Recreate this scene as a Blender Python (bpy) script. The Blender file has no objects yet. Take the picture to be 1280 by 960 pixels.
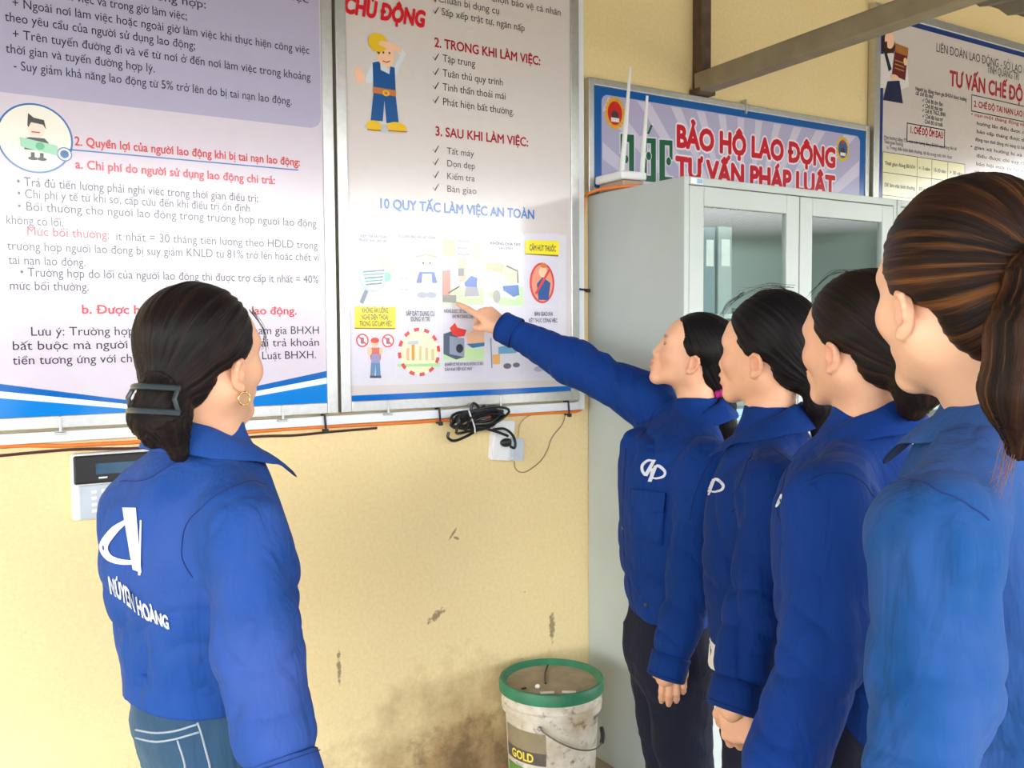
import bpy, bmesh, math, random, unicodedata
import numpy as np
from mathutils import Vector, Matrix, Quaternion
from mathutils.bvhtree import BVHTree
random.seed(7); np.random.seed(7)
SC = bpy.context.scene
COL = SC.collection

# ------------------------------------------------------------------ camera
CAM_LOC = np.array([0.0, -2.42, 1.384])
FPX = 1172.5
def cam_axes(yaw, pitch, roll):
    cy, sy = math.cos(yaw), math.sin(yaw)
    f = np.array([sy*math.cos(pitch), cy*math.cos(pitch), math.sin(pitch)])
    r = np.array([cy, -sy, 0.0]); u = np.cross(r, f)
    return (r*math.cos(roll)+u*math.sin(roll), -r*math.sin(roll)+u*math.cos(roll), f)
CR, CU, CF = cam_axes(0.56524, -0.055106, -0.0066409)
cam = bpy.data.cameras.new('camera'); cam_ob = bpy.data.objects.new('camera', cam); COL.objects.link(cam_ob)
cam.sensor_width = 36; cam.lens = 36*FPX/1280; cam.clip_start = .02
M4 = Matrix.Identity(4)
for i in range(3):
    M4[i][0] = CR[i]; M4[i][1] = CU[i]; M4[i][2] = -CF[i]; M4[i][3] = CAM_LOC[i]
cam_ob.matrix_world = M4
SC.camera = cam_ob

# ------------------------------------------------------------------ light
W = bpy.data.worlds.new('sky'); SC.world = W; W.use_nodes = True
wn = W.node_tree; wn.nodes.clear()
wo = wn.nodes.new('ShaderNodeOutputWorld'); wb = wn.nodes.new('ShaderNodeBackground')
tc = wn.nodes.new('ShaderNodeTexCoord'); sx = wn.nodes.new('ShaderNodeSeparateXYZ'); rp = wn.nodes.new('ShaderNodeValToRGB')
wn.links.new(tc.outputs['Generated'], sx.inputs[0]); wn.links.new(sx.outputs['Z'], rp.inputs[0])
wn.links.new(rp.outputs[0], wb.inputs[0]); wn.links.new(wb.outputs[0], wo.inputs[0])
el = rp.color_ramp.elements
el[0].position = 0.0; el[0].color = (.07, .08, .06, 1)
el[1].position = 1.0; el[1].color = (.62, .76, 1.0, 1)
for p_, c_ in ((.035, (.12, .14, .11, 1)), (.070, (1.9, 1.95, 2.0, 1)), (.15, (1.7, 1.75, 1.8, 1)), (.30, (.95, 1.0, 1.06, 1))):
    e_ = el.new(p_); e_.color = c_
# unseen dark skyline added higher towards the right, to dim the cabinet glass reflection
mr_ = wn.nodes.new('ShaderNodeMapRange'); mr_.inputs[1].default_value = .52; mr_.inputs[2].default_value = .68; mr_.inputs[3].default_value = 0; mr_.inputs[4].default_value = .06
sb_ = wn.nodes.new('ShaderNodeMath'); sb_.operation = 'SUBTRACT'
wn.links.new(sx.outputs['X'], mr_.inputs[0]); wn.links.new(sx.outputs['Z'], sb_.inputs[0]); wn.links.new(mr_.outputs[0], sb_.inputs[1]); wn.links.new(sb_.outputs[0], rp.inputs[0])
wb.inputs[1].default_value = 9.0
sun = bpy.data.lights.new('sun', 'SUN'); sun.energy = 1.2; sun.angle = math.radians(3); sun.color = (1, .95, .86)
sun_ob = bpy.data.objects.new('sun', sun); COL.objects.link(sun_ob)
sun_ob.rotation_euler = (math.radians(18), math.radians(22), 0)
SC.view_settings.view_transform = 'Standard'; SC.view_settings.look = 'None'
SC.view_settings.gamma = 1; SC.view_settings.use_curve_mapping = False
SC.view_settings.exposure = -0.30

# ------------------------------------------------------------------ helpers
def ray(px, py): return CR*(px-640)/FPX + CU*(480-py)/FPX + CF
def at(px, py, z): return CAM_LOC + ray(px, py)*z                 # point seen at a pixel, z metres deep
def wall_at(px, py, y=0.0):                                        # point on the plane parallel to the wall
    r = ray(px, py); return CAM_LOC + r*((y-CAM_LOC[1])/r[1])

def tag(o, label=None, cat=None, group=None, kind=None):
    if label: o['label'] = label
    if cat: o['category'] = cat
    if group: o['group'] = group
    if kind: o['kind'] = kind
    return o
def empty(name, loc, label=None, cat=None, group=None):
    o = bpy.data.objects.new(name, None); COL.objects.link(o); o.location = loc
    o.empty_display_size = .05
    bpy.context.view_layer.update()
    return tag(o, label, cat, group)
def link(name, me, mats=None, parent=None, smooth=False):
    o = bpy.data.objects.new(name, me); COL.objects.link(o)
    if mats is not None:
        for m in (mats if isinstance(mats, (list, tuple)) else [mats]): me.materials.append(m)
    if parent is not None:
        o.parent = parent
        o.matrix_parent_inverse = Matrix.Translation(-Vector(parent.location)) if parent.parent is None else Matrix.Identity(4)
    if smooth:
        me.polygons.foreach_set('use_smooth', [True]*len(me.polygons))
    return o
def pyd(name, V, F, mats=None, parent=None, smooth=False):
    me = bpy.data.meshes.new(name); me.from_pydata([tuple(map(float, v)) for v in V], [], [tuple(int(i) for i in f) for f in F]); me.update()
    return link(name, me, mats, parent, smooth)
class MB:                                                          # gathers shapes into ONE mesh
    def __init__(s): s.bm = bmesh.new()
    def box(s, lo, hi, bev=0, M=None):
        r = bmesh.ops.create_cube(s.bm, size=1); vs = r['verts']
        lo = Vector(lo); hi = Vector(hi)
        for v in vs: v.co = Vector(((lo[i]+hi[i])/2 + v.co[i]*(hi[i]-lo[i])) for i in range(3))
        if bev > 0:
            es = list({e for v in vs for e in v.link_edges})
            r2 = bmesh.ops.bevel(s.bm, geom=es, offset=bev, segments=2, affect='EDGES', profile=.5)
            vs = list({v for f in r2['faces'] for v in f.verts} | {v for v in vs if v.is_valid})
        if M is not None: bmesh.ops.transform(s.bm, matrix=M, verts=vs)
        return s
    def tube(s, pts, r, n=8, cap=True):
        V, F = tube_geo(pts, r, n, cap); s.add(V, F); return s
    def lathe(s, prof, c, n=48, axis=None):
        vs = []
        for (r, z) in prof:
            vs.append([s.bm.verts.new((c[0]+r*math.cos(2*math.pi*k/n), c[1]+r*math.sin(2*math.pi*k/n), c[2]+z)) for k in range(n)])
        for a, b in zip(vs[:-1], vs[1:]):
            for k in range(n):
                s.bm.faces.new((a[k], a[(k+1) % n], b[(k+1) % n], b[k]))
        s.bm.faces.new(list(reversed(vs[0]))); s.bm.faces.new(vs[-1])
        return s
    def add(s, V, F):
        vs = [s.bm.verts.new(tuple(map(float, v))) for v in V]
        for f in F:
            try: s.bm.faces.new([vs[int(i)] for i in f])
            except ValueError: pass
        return s
    def sphere(s, c, r, seg=12, rings=8, sc=(1, 1, 1)):
        r_ = bmesh.ops.create_uvsphere(s.bm, u_segments=seg, v_segments=rings, radius=r)
        for v in r_['verts']: v.co = Vector((c[0]+v.co.x*sc[0], c[1]+v.co.y*sc[1], c[2]+v.co.z*sc[2]))
        return s
    def build(s, name, mats, parent=None, smooth=False, fixn=True):
        if fixn: bmesh.ops.recalc_face_normals(s.bm, faces=s.bm.faces)
        me = bpy.data.meshes.new(name); s.bm.to_mesh(me); s.bm.free()
        o = link(name, me, mats, parent, smooth)
        if smooth == 'auto':
            me.polygons.foreach_set('use_smooth', [True]*len(me.polygons))
            me.set_sharp_from_angle(angle=math.radians(40))
        return o
def catmull(pts, n=6):
    P = [np.array(p, float) for p in pts]
    if len(P) < 3: return P
    P = [2*P[0]-P[1]] + P + [2*P[-1]-P[-2]]
    out = []
    for i in range(1, len(P)-2):
        for k in range(n):
            t = k/n
            out.append(.5*((2*P[i]) + (-P[i-1]+P[i+1])*t + (2*P[i-1]-5*P[i]+4*P[i+1]-P[i+2])*t*t + (-P[i-1]+3*P[i]-3*P[i+1]+P[i+2])*t**3))
    out.append(P[-2]); return out
def tube_geo(pts, r, n=8, cap=True):
    P = np.array(pts, float); m = len(P)
    R_ = np.full(m, r, float) if np.isscalar(r) else np.array(r, float)
    T = np.gradient(P, axis=0); T /= np.maximum(np.linalg.norm(T, axis=1)[:, None], 1e-9)
    up = np.array([0, 0, 1.]) if abs(T[0][2]) < .9 else np.array([1., 0, 0])
    a = np.cross(T[0], up); a /= np.linalg.norm(a)
    V = []; F = []
    for i in range(m):
        a = a - T[i]*(a@T[i]); a /= max(np.linalg.norm(a), 1e-9); b = np.cross(T[i], a)
        for k in range(n):
            th = 2*math.pi*k/n; V.append(P[i]+R_[i]*(a*math.cos(th)+b*math.sin(th)))
    for i in range(m-1):
        for k in range(n):
            F.append((i*n+k, i*n+(k+1) % n, (i+1)*n+(k+1) % n, (i+1)*n+k))
    if cap: F.append(tuple(range(n))[::-1]); F.append(tuple((m-1)*n+k for k in range(n)))
    return V, F

# ------------------------------------------------------------------ materials
def srgb(r, g, b):
    f = lambda c: (c/255/12.92) if c/255 <= .04045 else ((c/255+.055)/1.055)**2.4
    return (f(r), f(g), f(b), 1)
def mat(name, col, rough=.5, metal=0, var=.08, vscale=20, bump=0, bscale=200, spec=.5, sheen=0, coat=0, ior=None, attr=None):
    m = bpy.data.materials.new(name); m.use_nodes = True; nt = m.node_tree; b = nt.nodes['Principled BSDF']
    L = nt.links.new
    b.inputs['Roughness'].default_value = rough; b.inputs['Metallic'].default_value = metal
    b.inputs['Specular IOR Level'].default_value = spec
    if sheen: b.inputs['Sheen Weight'].default_value = sheen; b.inputs['Sheen Roughness'].default_value = .5
    if coat: b.inputs['Coat Weight'].default_value = coat; b.inputs['Coat Roughness'].default_value = .08
    if ior: b.inputs['IOR'].default_value = ior
    t = nt.nodes.new('ShaderNodeTexCoord')
    n = nt.nodes.new('ShaderNodeTexNoise'); n.inputs['Scale'].default_value = vscale; n.inputs['Detail'].default_value = 5
    L(t.outputs['Object'], n.inputs['Vector'])
    mr = nt.nodes.new('ShaderNodeMapRange'); mr.inputs[1].default_value = .3; mr.inputs[2].default_value = .7
    mr.inputs[3].default_value = 1-var; mr.inputs[4].default_value = 1+var
    L(n.outputs[0], mr.inputs[0])
    mx = nt.nodes.new('ShaderNodeMix'); mx.data_type = 'RGBA'; mx.blend_type = 'MULTIPLY'; mx.inputs[0].default_value = 1
    if attr:
        at_ = nt.nodes.new('ShaderNodeAttribute'); at_.attribute_name = attr; L(at_.outputs['Color'], mx.inputs[6])
    else:
        mx.inputs[6].default_value = col if len(col) == 4 else (*col, 1)
    L(mr.outputs[0], mx.inputs[7]); L(mx.outputs[2], b.inputs['Base Color'])
    if bump:
        n2 = nt.nodes.new('ShaderNodeTexNoise'); n2.inputs['Scale'].default_value = bscale; n2.inputs['Detail'].default_value = 4
        L(t.outputs['Object'], n2.inputs['Vector'])
        bp = nt.nodes.new('ShaderNodeBump'); bp.inputs['Strength'].default_value = bump; bp.inputs['Distance'].default_value = .002
        L(n2.outputs[0], bp.inputs['Height']); L(bp.outputs[0], b.inputs['Normal'])
    m['mix'] = mx.name
    return m
M = {}
M['alu'] = mat('brushed_aluminium', (.60, .60, .58), .38, .85, .06, 60)
M['ink'] = mat('printed_vinyl', (1, 1, 1), .16, 0, .015, 30, spec=.62, attr='ink')
M['steel'] = mat('grey_powder_coated_steel', srgb(176, 184, 180), .42, 0, .035, 6, bump=.05, bscale=400)
M['glass'] = mat('cabinet_glass', (1, 1, 1), .02, 0, 0)
M['dark_inside'] = mat('cabinet_interior_paint', srgb(120, 128, 128), .6)
M['white_plastic'] = mat('white_plastic', (.80, .81, .82), .35, 0, .03)
M['grey_plastic'] = mat('light_grey_plastic', srgb(185, 195, 205), .4)
M['black_plastic'] = mat('black_plastic', (.012, .012, .014), .35)
M['trunking'] = mat('white_trunking_pvc', srgb(228, 232, 236), .35, 0, .03, 8)
M['orange'] = mat('orange_cable_sheath', srgb(235, 128, 55), .45, 0, .08, 40)
M['rust_steel'] = mat('weathered_painted_steel', srgb(150, 138, 112), .55, .2, .14, 14, bump=.2, bscale=80)
M['rust_post'] = mat('rusty_brown_steel', srgb(92, 72, 58), .65, .2, .3, 25, bump=.3, bscale=80)
M['roof'] = mat('corrugated_roof_sheet', srgb(104, 102, 98), .6, 0, .08, 3)
M['chrome'] = mat('bright_metal', (.8, .8, .8), .2, 1, .02)
M['gold'] = mat('gold', (.9, .62, .2), .2, 1, .02)
M['paper'] = mat('white_paper', (.82, .82, .80), .7)
M['concrete'] = mat('concrete_floor', srgb(158, 142, 118), .7, 0, .15, 3, bump=.2, bscale=60)
M['yard'] = mat('sunlit_yard_concrete', srgb(170, 154, 130), .8, 0, .1, 2)
M['screen'] = mat('display_glass', srgb(28, 78, 110), .12, 0, .25, 30)

def glass_material(m):
    nt = m.node_tree; nt.nodes.clear(); L = nt.links.new
    o = nt.nodes.new('ShaderNodeOutputMaterial'); tr = nt.nodes.new('ShaderNodeBsdfTransparent'); gl = nt.nodes.new('ShaderNodeBsdfGlossy')
    tr.inputs[0].default_value = (.92, .97, .96, 1); gl.inputs['Roughness'].default_value = .03
    fr = nt.nodes.new('ShaderNodeFresnel'); fr.inputs[0].default_value = 1.55
    mx = nt.nodes.new('ShaderNodeMixShader'); ge = nt.nodes.new('ShaderNodeNewGeometry'); mu = nt.nodes.new('ShaderNodeMath'); mu.operation = 'MULTIPLY'; iv = nt.nodes.new('ShaderNodeMath'); iv.operation = 'SUBTRACT'; iv.inputs[0].default_value = 1
    L(ge.outputs['Backfacing'], iv.inputs[1]); L(fr.outputs[0], mu.inputs[0]); L(iv.outputs[0], mu.inputs[1]); L(mu.outputs[0], mx.inputs[0]); L(tr.outputs[0], mx.inputs[1]); L(gl.outputs[0], mx.inputs[2]); L(mx.outputs[0], o.inputs[0])
glass_material(M['glass'])

def wall_material():
    m = bpy.data.materials.new('yellow_limewash_wall'); m.use_nodes = True; nt = m.node_tree; b = nt.nodes['Principled BSDF']; L = nt.links.new
    N = nt.nodes.new
    t = N('ShaderNodeTexCoord')
    def noise(sc, det=6, rough=.6, src=None):
        n = N('ShaderNodeTexNoise'); n.inputs['Scale'].default_value = sc; n.inputs['Detail'].default_value = det; n.inputs['Roughness'].default_value = rough
        L(src or t.outputs['Object'], n.inputs['Vector']); return n.outputs[0]
    def mrange(v, a, b_, c, d):
        r = N('ShaderNodeMapRange'); r.inputs[1].default_value = a; r.inputs[2].default_value = b_; r.inputs[3].default_value = c; r.inputs[4].default_value = d; L(v, r.inputs[0]); return r.outputs[0]
    def math_(op, a, b_):
        q = N('ShaderNodeMath'); q.operation = op
        for i, x in enumerate((a, b_)):
            if isinstance(x, (int, float)): q.inputs[i].default_value = x
            else: L(x, q.inputs[i])
        return q.outputs[0]
    def mix(f, c1, c2):
        x = N('ShaderNodeMix'); x.data_type = 'RGBA'
        if isinstance(f, (int, float)): x.inputs[0].default_value = f
        else: L(f, x.inputs[0])
        for i, c in ((6, c1), (7, c2)):
            if isinstance(c, tuple): x.inputs[i].default_value = c
            else: L(c, x.inputs[i])
        return x.outputs[2]
    base = mix(mrange(noise(1.6), .3, .7, 0, 1), WALL_A, WALL_B)
    fine = mix(mrange(noise(90, 3), .35, .65, 0, .16), base, (.55, .38, .14, 1))
    sp = N('ShaderNodeSeparateXYZ'); L(t.outputs['Object'], sp.inputs[0])
    # damp brown stain low on the wall around the bucket
    dx = math_('MULTIPLY', math_('SUBTRACT', sp.outputs['X'], 1.36), 2.6); dz = math_('MULTIPLY', math_('SUBTRACT', sp.outputs['Z'], .06), 3.1)
    rr = math_('SQRT', math_('ADD', math_('MULTIPLY', dx, dx), math_('MULTIPLY', dz, dz)), 0)
    blot = math_('ADD', rr, mrange(noise(7, 8, .65), .2, .8, -.55, .55))
    st = mix(mrange(blot, .35, 1.15, .85, 0), fine, (.36, .23, .10, 1))
    blot2 = math_('ADD', rr, mrange(noise(13, 8, .7), .2, .8, -.7, .7))
    st = mix(mrange(blot2, .05, .5, .75, 0), st, (.13, .085, .045, 1))
    # splashes along the foot of the wall
    low = math_('MULTIPLY', mrange(sp.outputs['Z'], .02, .38, 1, 0), mrange(noise(9, 8, .7), .5, .72, 0, .8))
    st = mix(low, st, (.30, .20, .10, 1))
    # scattered specks and scratches
    map_ = N('ShaderNodeMapping'); map_.inputs['Scale'].default_value = (1, 1, .55); map_.inputs['Rotation'].default_value = (0, .6, 0); L(t.outputs['Object'], map_.inputs[0])
    spk = mrange(noise(26, 4, .55, map_.outputs[0]), .715, .76, 0, .75)
    st = mix(spk, st, (.20, .13, .07, 1))
    spk2 = mrange(noise(60, 3, .5), .74, .79, 0, .6)
    st = mix(spk2, st, (.16, .10, .05, 1))
    # the two scuff marks left of the bucket and one under the socket
    for (x0, z0, a, b_, rot) in ((1.265, .553, .036, .012, .5), (1.325, .79, .022, .004, .9), (1.68, .45, .012, .05, 0), (.96, .46, .006, .05, 0), (1.335, .775, .015, .004, -.4)):
        ux = math_('SUBTRACT', sp.outputs['X'], x0); uz = math_('SUBTRACT', sp.outputs['Z'], z0)
        c_, s_ = math.cos(rot), math.sin(rot)
        p = math_('MULTIPLY', math_('ADD', math_('MULTIPLY', ux, c_), math_('MULTIPLY', uz, s_)), 1/a)
        q = math_('MULTIPLY', math_('SUBTRACT', math_('MULTIPLY', uz, c_), math_('MULTIPLY', ux, s_)), 1/b_)
        d = math_('ADD', math_('ADD', math_('MULTIPLY', p, p), math_('MULTIPLY', q, q)), mrange(noise(70, 4), .3, .7, -.9, .9))
        st = mix(mrange(d, .3, 1.1, .8, 0), st, (.20, .14, .08, 1))
    L(st, b.inputs['Base Color']); b.inputs['Roughness'].default_value = .8; b.inputs['Specular IOR Level'].default_value = .25
    bp = N('ShaderNodeBump'); bp.inputs['Strength'].default_value = .25; bp.inputs['Distance'].default_value = .004
    L(noise(45, 6), bp.inputs['Height']); L(bp.outputs[0], b.inputs['Normal'])
    return m
WALL_A = (.83, .66, .345, 1); WALL_B = (.87, .715, .40, 1)
M['wall'] = wall_material()

# ------------------------------------------------------------------ setting
def struct(o): o['kind'] = 'structure'; return o
struct(MB().box((-3.5, 0, 0), (6.5, .2, 2.80)).build('wall_back', M['wall']))
struct(MB().box((-6, -5.2, -.15), (9, 0, 0)).build('floor', M['concrete']))
struct(MB().box((-14, -20, -.20), (18, -5.2, -.06)).build('yard_ground', M['yard']))
def roof():                       # corrugated sheet sloping gently down away from the wall
    V = []; F = []; n = 220
    for i in range(n+1):
        x = -4.5+12*i/n; dz = .012*math.sin(i*math.pi/2)
        for (y, z) in ((.1, 2.80), (-4.95, 2.56)):
            V += [(x, y, z+dz), (x, y, z+dz+.012)]
    for i in range(n):
        a = i*4; b = a+4
        F += [(a, b, b+2, a+2), (a+1, a+3, b+3, b+1), (a+2, b+2, b+3, a+3), (a, a+1, b+1, b)]
    return struct(pyd('ceiling', V, F, M['roof']))
roof()

t = empty('roof_frame', (2.30, 0, 2.2), 'grey square steel tie beam running out from the brown post on the wall, under the roof', 'beam')
MB().box((2.272, -.045, 2.19), (2.318, -.001, 2.80), .003).build('post', M['rust_post'], t)
MB().box((2.262, -4.6, -.033), (2.322, -.02, .033), .006, Matrix.Translation((0, 0, 2.225)) @ Matrix.Rotation(math.radians(-1.2), 4, 'X')).build('tie_beam', M['rust_steel'], t)
MB().box((2.255, -.05, 2.186), (2.335, -.004, 2.205), .003).tube([(2.318, -.03, 2.26), (2.336, -.03, 2.26)], .008).build('bracket', M['rust_post'], t)

# ------------------------------------------------------------------ flat print: text and drawings as inked shapes
_gl = {}
def glyph(ch, bold):
    k = (ch, bold)
    if k in _gl: return _gl[k]
    def mesh_of(s):
        c = bpy.data.curves.new('t', 'FONT'); c.body = s; c.resolution_u = 3
        o = bpy.data.objects.new('t', c); COL.objects.link(o)
        me = bpy.data.meshes.new_from_object(o.evaluated_get(bpy.context.evaluated_depsgraph_get()))
        V = np.array([v.co[:] for v in me.vertices]).reshape(-1, 3); F = [tuple(p.vertices) for p in me.polygons]
        bpy.data.objects.remove(o); bpy.data.curves.remove(c); bpy.data.meshes.remove(me)
        return V, F
    if ch == ' ': V = np.zeros((0, 3)); F = []
    else: V, F = mesh_of(ch)
    w1 = mesh_of('H'+ch+'H')[0][:, 0]; w0 = mesh_of('HH')[0][:, 0]
    adv = (w1.max()-w1.min())-(w0.max()-w0.min())
    _gl[k] = (V, F, adv); return _gl[k]
MARKS = {'\u0300': 'grave', '\u0301': 'acute', '\u0302': 'circ', '\u0303': 'tilde', '\u0306': 'breve', '\u0309': 'hook', '\u0323': 'dot', '\u031b': 'horn'}
def mark_strokes(k, x, y, s):
    if k == 'grave': return [[(x-.09, y+.17), (x+.05, y+.04)]]
    if k == 'acute': return [[(x+.09, y+.17), (x-.05, y+.04)]]
    if k == 'circ': return [[(x-.13, y+.03), (x, y+.15), (x+.13, y+.03)]]
    if k == 'breve': return [[(x-.12, y+.15), (x-.07, y+.06), (x, y+.035), (x+.07, y+.06), (x+.12, y+.15)]]
    if k == 'tilde': return [[(x-.14, y+.05), (x-.08, y+.12), (x, y+.085), (x+.08, y+.05), (x+.14, y+.12)]]
    if k == 'hook': return [[(x-.06, y+.19), (x+.02, y+.215), (x+.07, y+.17), (x+.01, y+.11), (x, y+.04)]]
    return []
class Print:
    def __init__(s, y): s.y = y; s.k = 0; s.V = []; s.F = []; s.C = []
    def w(s, p): return p
    def poly(s, pts, col, layer=1):                     # pts in metres (x, z), any winding
        a = sum(pts[i][0]*pts[(i+1) % len(pts)][1]-pts[(i+1) % len(pts)][0]*pts[i][1] for i in range(len(pts)))
        if a < 0: pts = pts[::-1]
        s.k += 1; o = len(s.V); s.V += [(p[0], s.y-layer*.0004-(s.k % 16)*.000016, p[1]) for p in pts]; s.F.append(tuple(range(o, o+len(pts)))); s.C.append(col)
    def raw(s, V2, F, col, layer, nudge=0.0):
        o = len(s.V); s.V += [(v[0], s.y-layer*.0004-nudge, v[1]) for v in V2]
        for f in F: s.F.append(tuple(o+i for i in f)); s.C.append(col)
    def rect(s, x0, z0, x1, z1, col, layer=1): s.poly([(x0, z0), (x1, z0), (x1, z1), (x0, z1)], col, layer)
    def ell(s, c, rx, rz, col, layer=1, n=28, rot=0):
        s.poly([(c[0]+rx*math.cos(a)*math.cos(rot)-rz*math.sin(a)*math.sin(rot), c[1]+rx*math.cos(a)*math.sin(rot)+rz*math.sin(a)*math.cos(rot)) for a in np.linspace(0, 2*math.pi, n, endpoint=False)], col, layer)
    def ring(s, c, rx, rz, w, col, layer=1, n=36, dash=None):
        for k in range(n):
            if dash and (k//dash) % 2: continue
            a, b = 2*math.pi*k/n, 2*math.pi*(k+1)/n
            s.poly([(c[0]+(rx+d)*math.cos(t_), c[1]+(rz+d)*math.sin(t_)) for t_, d in ((a, -w/2), (b, -w/2), (b, w/2), (a, w/2))], col, layer)
    def stroke(s, pts, w, col, layer=1):
        P = np.array(pts, float); T = np.gradient(P, axis=0) if len(P) > 1 else P
        T /= np.maximum(np.linalg.norm(T, axis=1)[:, None], 1e-9); Nn = np.stack([-T[:, 1], T[:, 0]], 1)
        ww = np.full(len(P), w) if np.isscalar(w) else np.array(w)
        A = P+Nn*ww[:, None]/2; B = P-Nn*ww[:, None]/2
        for i in range(len(P)-1): s.poly([A[i], A[i+1], B[i+1], B[i]], col, layer)
    def layout(s, text, bold):
        out = []; x = 0.0; up = .70
        for ch in text:
            d = unicodedata.normalize('NFD', ch); base = d[0]; mk = [MARKS[c] for c in d[1:] if c in MARKS]
            bar = base in 'đĐ'
            if bar: base = 'd' if base == 'đ' else 'D'
            if base == 'i' and [m_ for m_ in mk if m_ != 'dot']: base = 'ı'
            V, F, adv = glyph(base, bold)
            if len(V):
                out.append((V[:, :2]+[x, 0], F))
                x0, x1 = V[:, 0].min()+x, V[:, 0].max()+x; cx = (x0+x1)/2; top = V[:, 1].max()
                th = .055+bold*2
                st = []
                if bar:
                    st.append([(x0-.06, top*.50), (x0+.20, top*.50)] if base == 'D' else [(x1-.30, top*.83), (x1+.07, top*.83)])
                y = top
                if 'horn' in mk: st.append([(x1-.05, top-.04), (x1+.05, top-.01), (x1+.075, top+.09)])
                if 'dot' in mk: st.append([(cx-.045, -.13), (cx+.045, -.13)])
                has = [m_ for m_ in mk if m_ in ('circ', 'breve')]
                for h in has: st += mark_strokes(h, cx, y, 1)
                for m_ in mk:
                    if m_ in ('grave', 'acute', 'tilde', 'hook'):
                        st += mark_strokes(m_, cx+(.17 if has else 0), y+(.06 if has else 0), 1)
                for q in st:
                    P = np.array(q); T = np.gradient(P, axis=0); T /= np.linalg.norm(T, axis=1)[:, None]+1e-9; Nn = np.stack([-T[:, 1], T[:, 0]], 1)
                    w_ = th*(1.6 if (len(q) == 2 and abs(q[0][1]+.13) < 1e-6) else 1)
                    A = P+Nn*w_/2; B = P-Nn*w_/2
                    Vq = np.concatenate([A, B]); n = len(P)
                    out.append((Vq, [(n+i, n+i+1, i+1, i) for i in range(n-1)]))
            x += adv
        return out, x
    def text(s, body, x0, z, x1, cap, col, layer=2, bold=0.0, skew=0, fmap=None):
        parts, wd = s.layout(body, 0.0); sx = (x1-x0)/wd; sy = cap/.70
        n = 0 if bold == 0 else (8 if bold < .04 else 14)
        shifts = [(0, 0)]+[(bold*math.cos(2*math.pi*k/n), bold*math.sin(2*math.pi*k/n)) for k in range(n)]
        if bold > .06: shifts += [(.5*a, .5*b) for a, b in shifts[1::2]]
        for V, F in parts:
            for i_, (ox, oz) in enumerate(shifts):
                P = np.stack([x0+(V[:, 0]+ox)*sx+V[:, 1]*sy*skew, z+(V[:, 1]+oz)*sy], 1)
                s.raw(P, F, col, layer, i_*.000016)
    def build(s, name, parent, m=None):
        me = bpy.data.meshes.new(name); me.from_pydata([tuple(map(float, v)) for v in s.V], [], s.F); me.update()
        a = me.color_attributes.new('ink', 'FLOAT_COLOR', 'CORNER')
        buf = []
        for f, c in zip(me.polygons, s.C): buf += list(c)*f.loop_total
        a.data.foreach_set('color', buf)
        return link(name, me, m or M['ink'], parent)
def board_frame(mb, x0, z0, x1, z1, y0, y1, w):
    mb.box((x0, y1, z0), (x0+w, y0, z1), .002).box((x1-w, y1, z0), (x1, y0, z1), .002)
    mb.box((x0+w, y1, z0), (x1-w, y0, z0+w), .002).box((x0+w, y1, z1-w), (x1-w, y0, z1), .002)
    return mb

BLK = srgb(52, 48, 62); RED = srgb(205, 40, 52); DRED = srgb(168, 32, 44); BLUE = srgb(0, 104, 190); WHITE = srgb(240, 240, 238)
def text_px(pr, body, a, b, cap, col, layer=3, bold=0.0, skew=0):
    A = wall_at(a[0], a[1], pr.y); B = wall_at(b[0], b[1], pr.y)
    pr.text(body, A[0], (A[2]+B[2])/2, B[0], cap, col, layer, bold, skew)

# ---- left information board
YB = -.03
t = empty('information_board', (.52, -.015, 1.17), 'big framed lavender board of small text with blue corner triangles, behind the left woman', 'notice board')
board_frame(MB(), .082, 1.169, .957, 2.62, -.002, YB-.006, .030).build('frame', M['alu'], t)
pr = Print(YB)
SHEET = srgb(212, 202, 215)
pr.rect(.10, 1.18, .94, 2.61, SHEET, 0)
L1 = lambda x, y: tuple(wall_at(x, y, YB)[[0, 2]])
zb = (L1(0, 113)[1]+L1(384, 161)[1])/2
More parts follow.
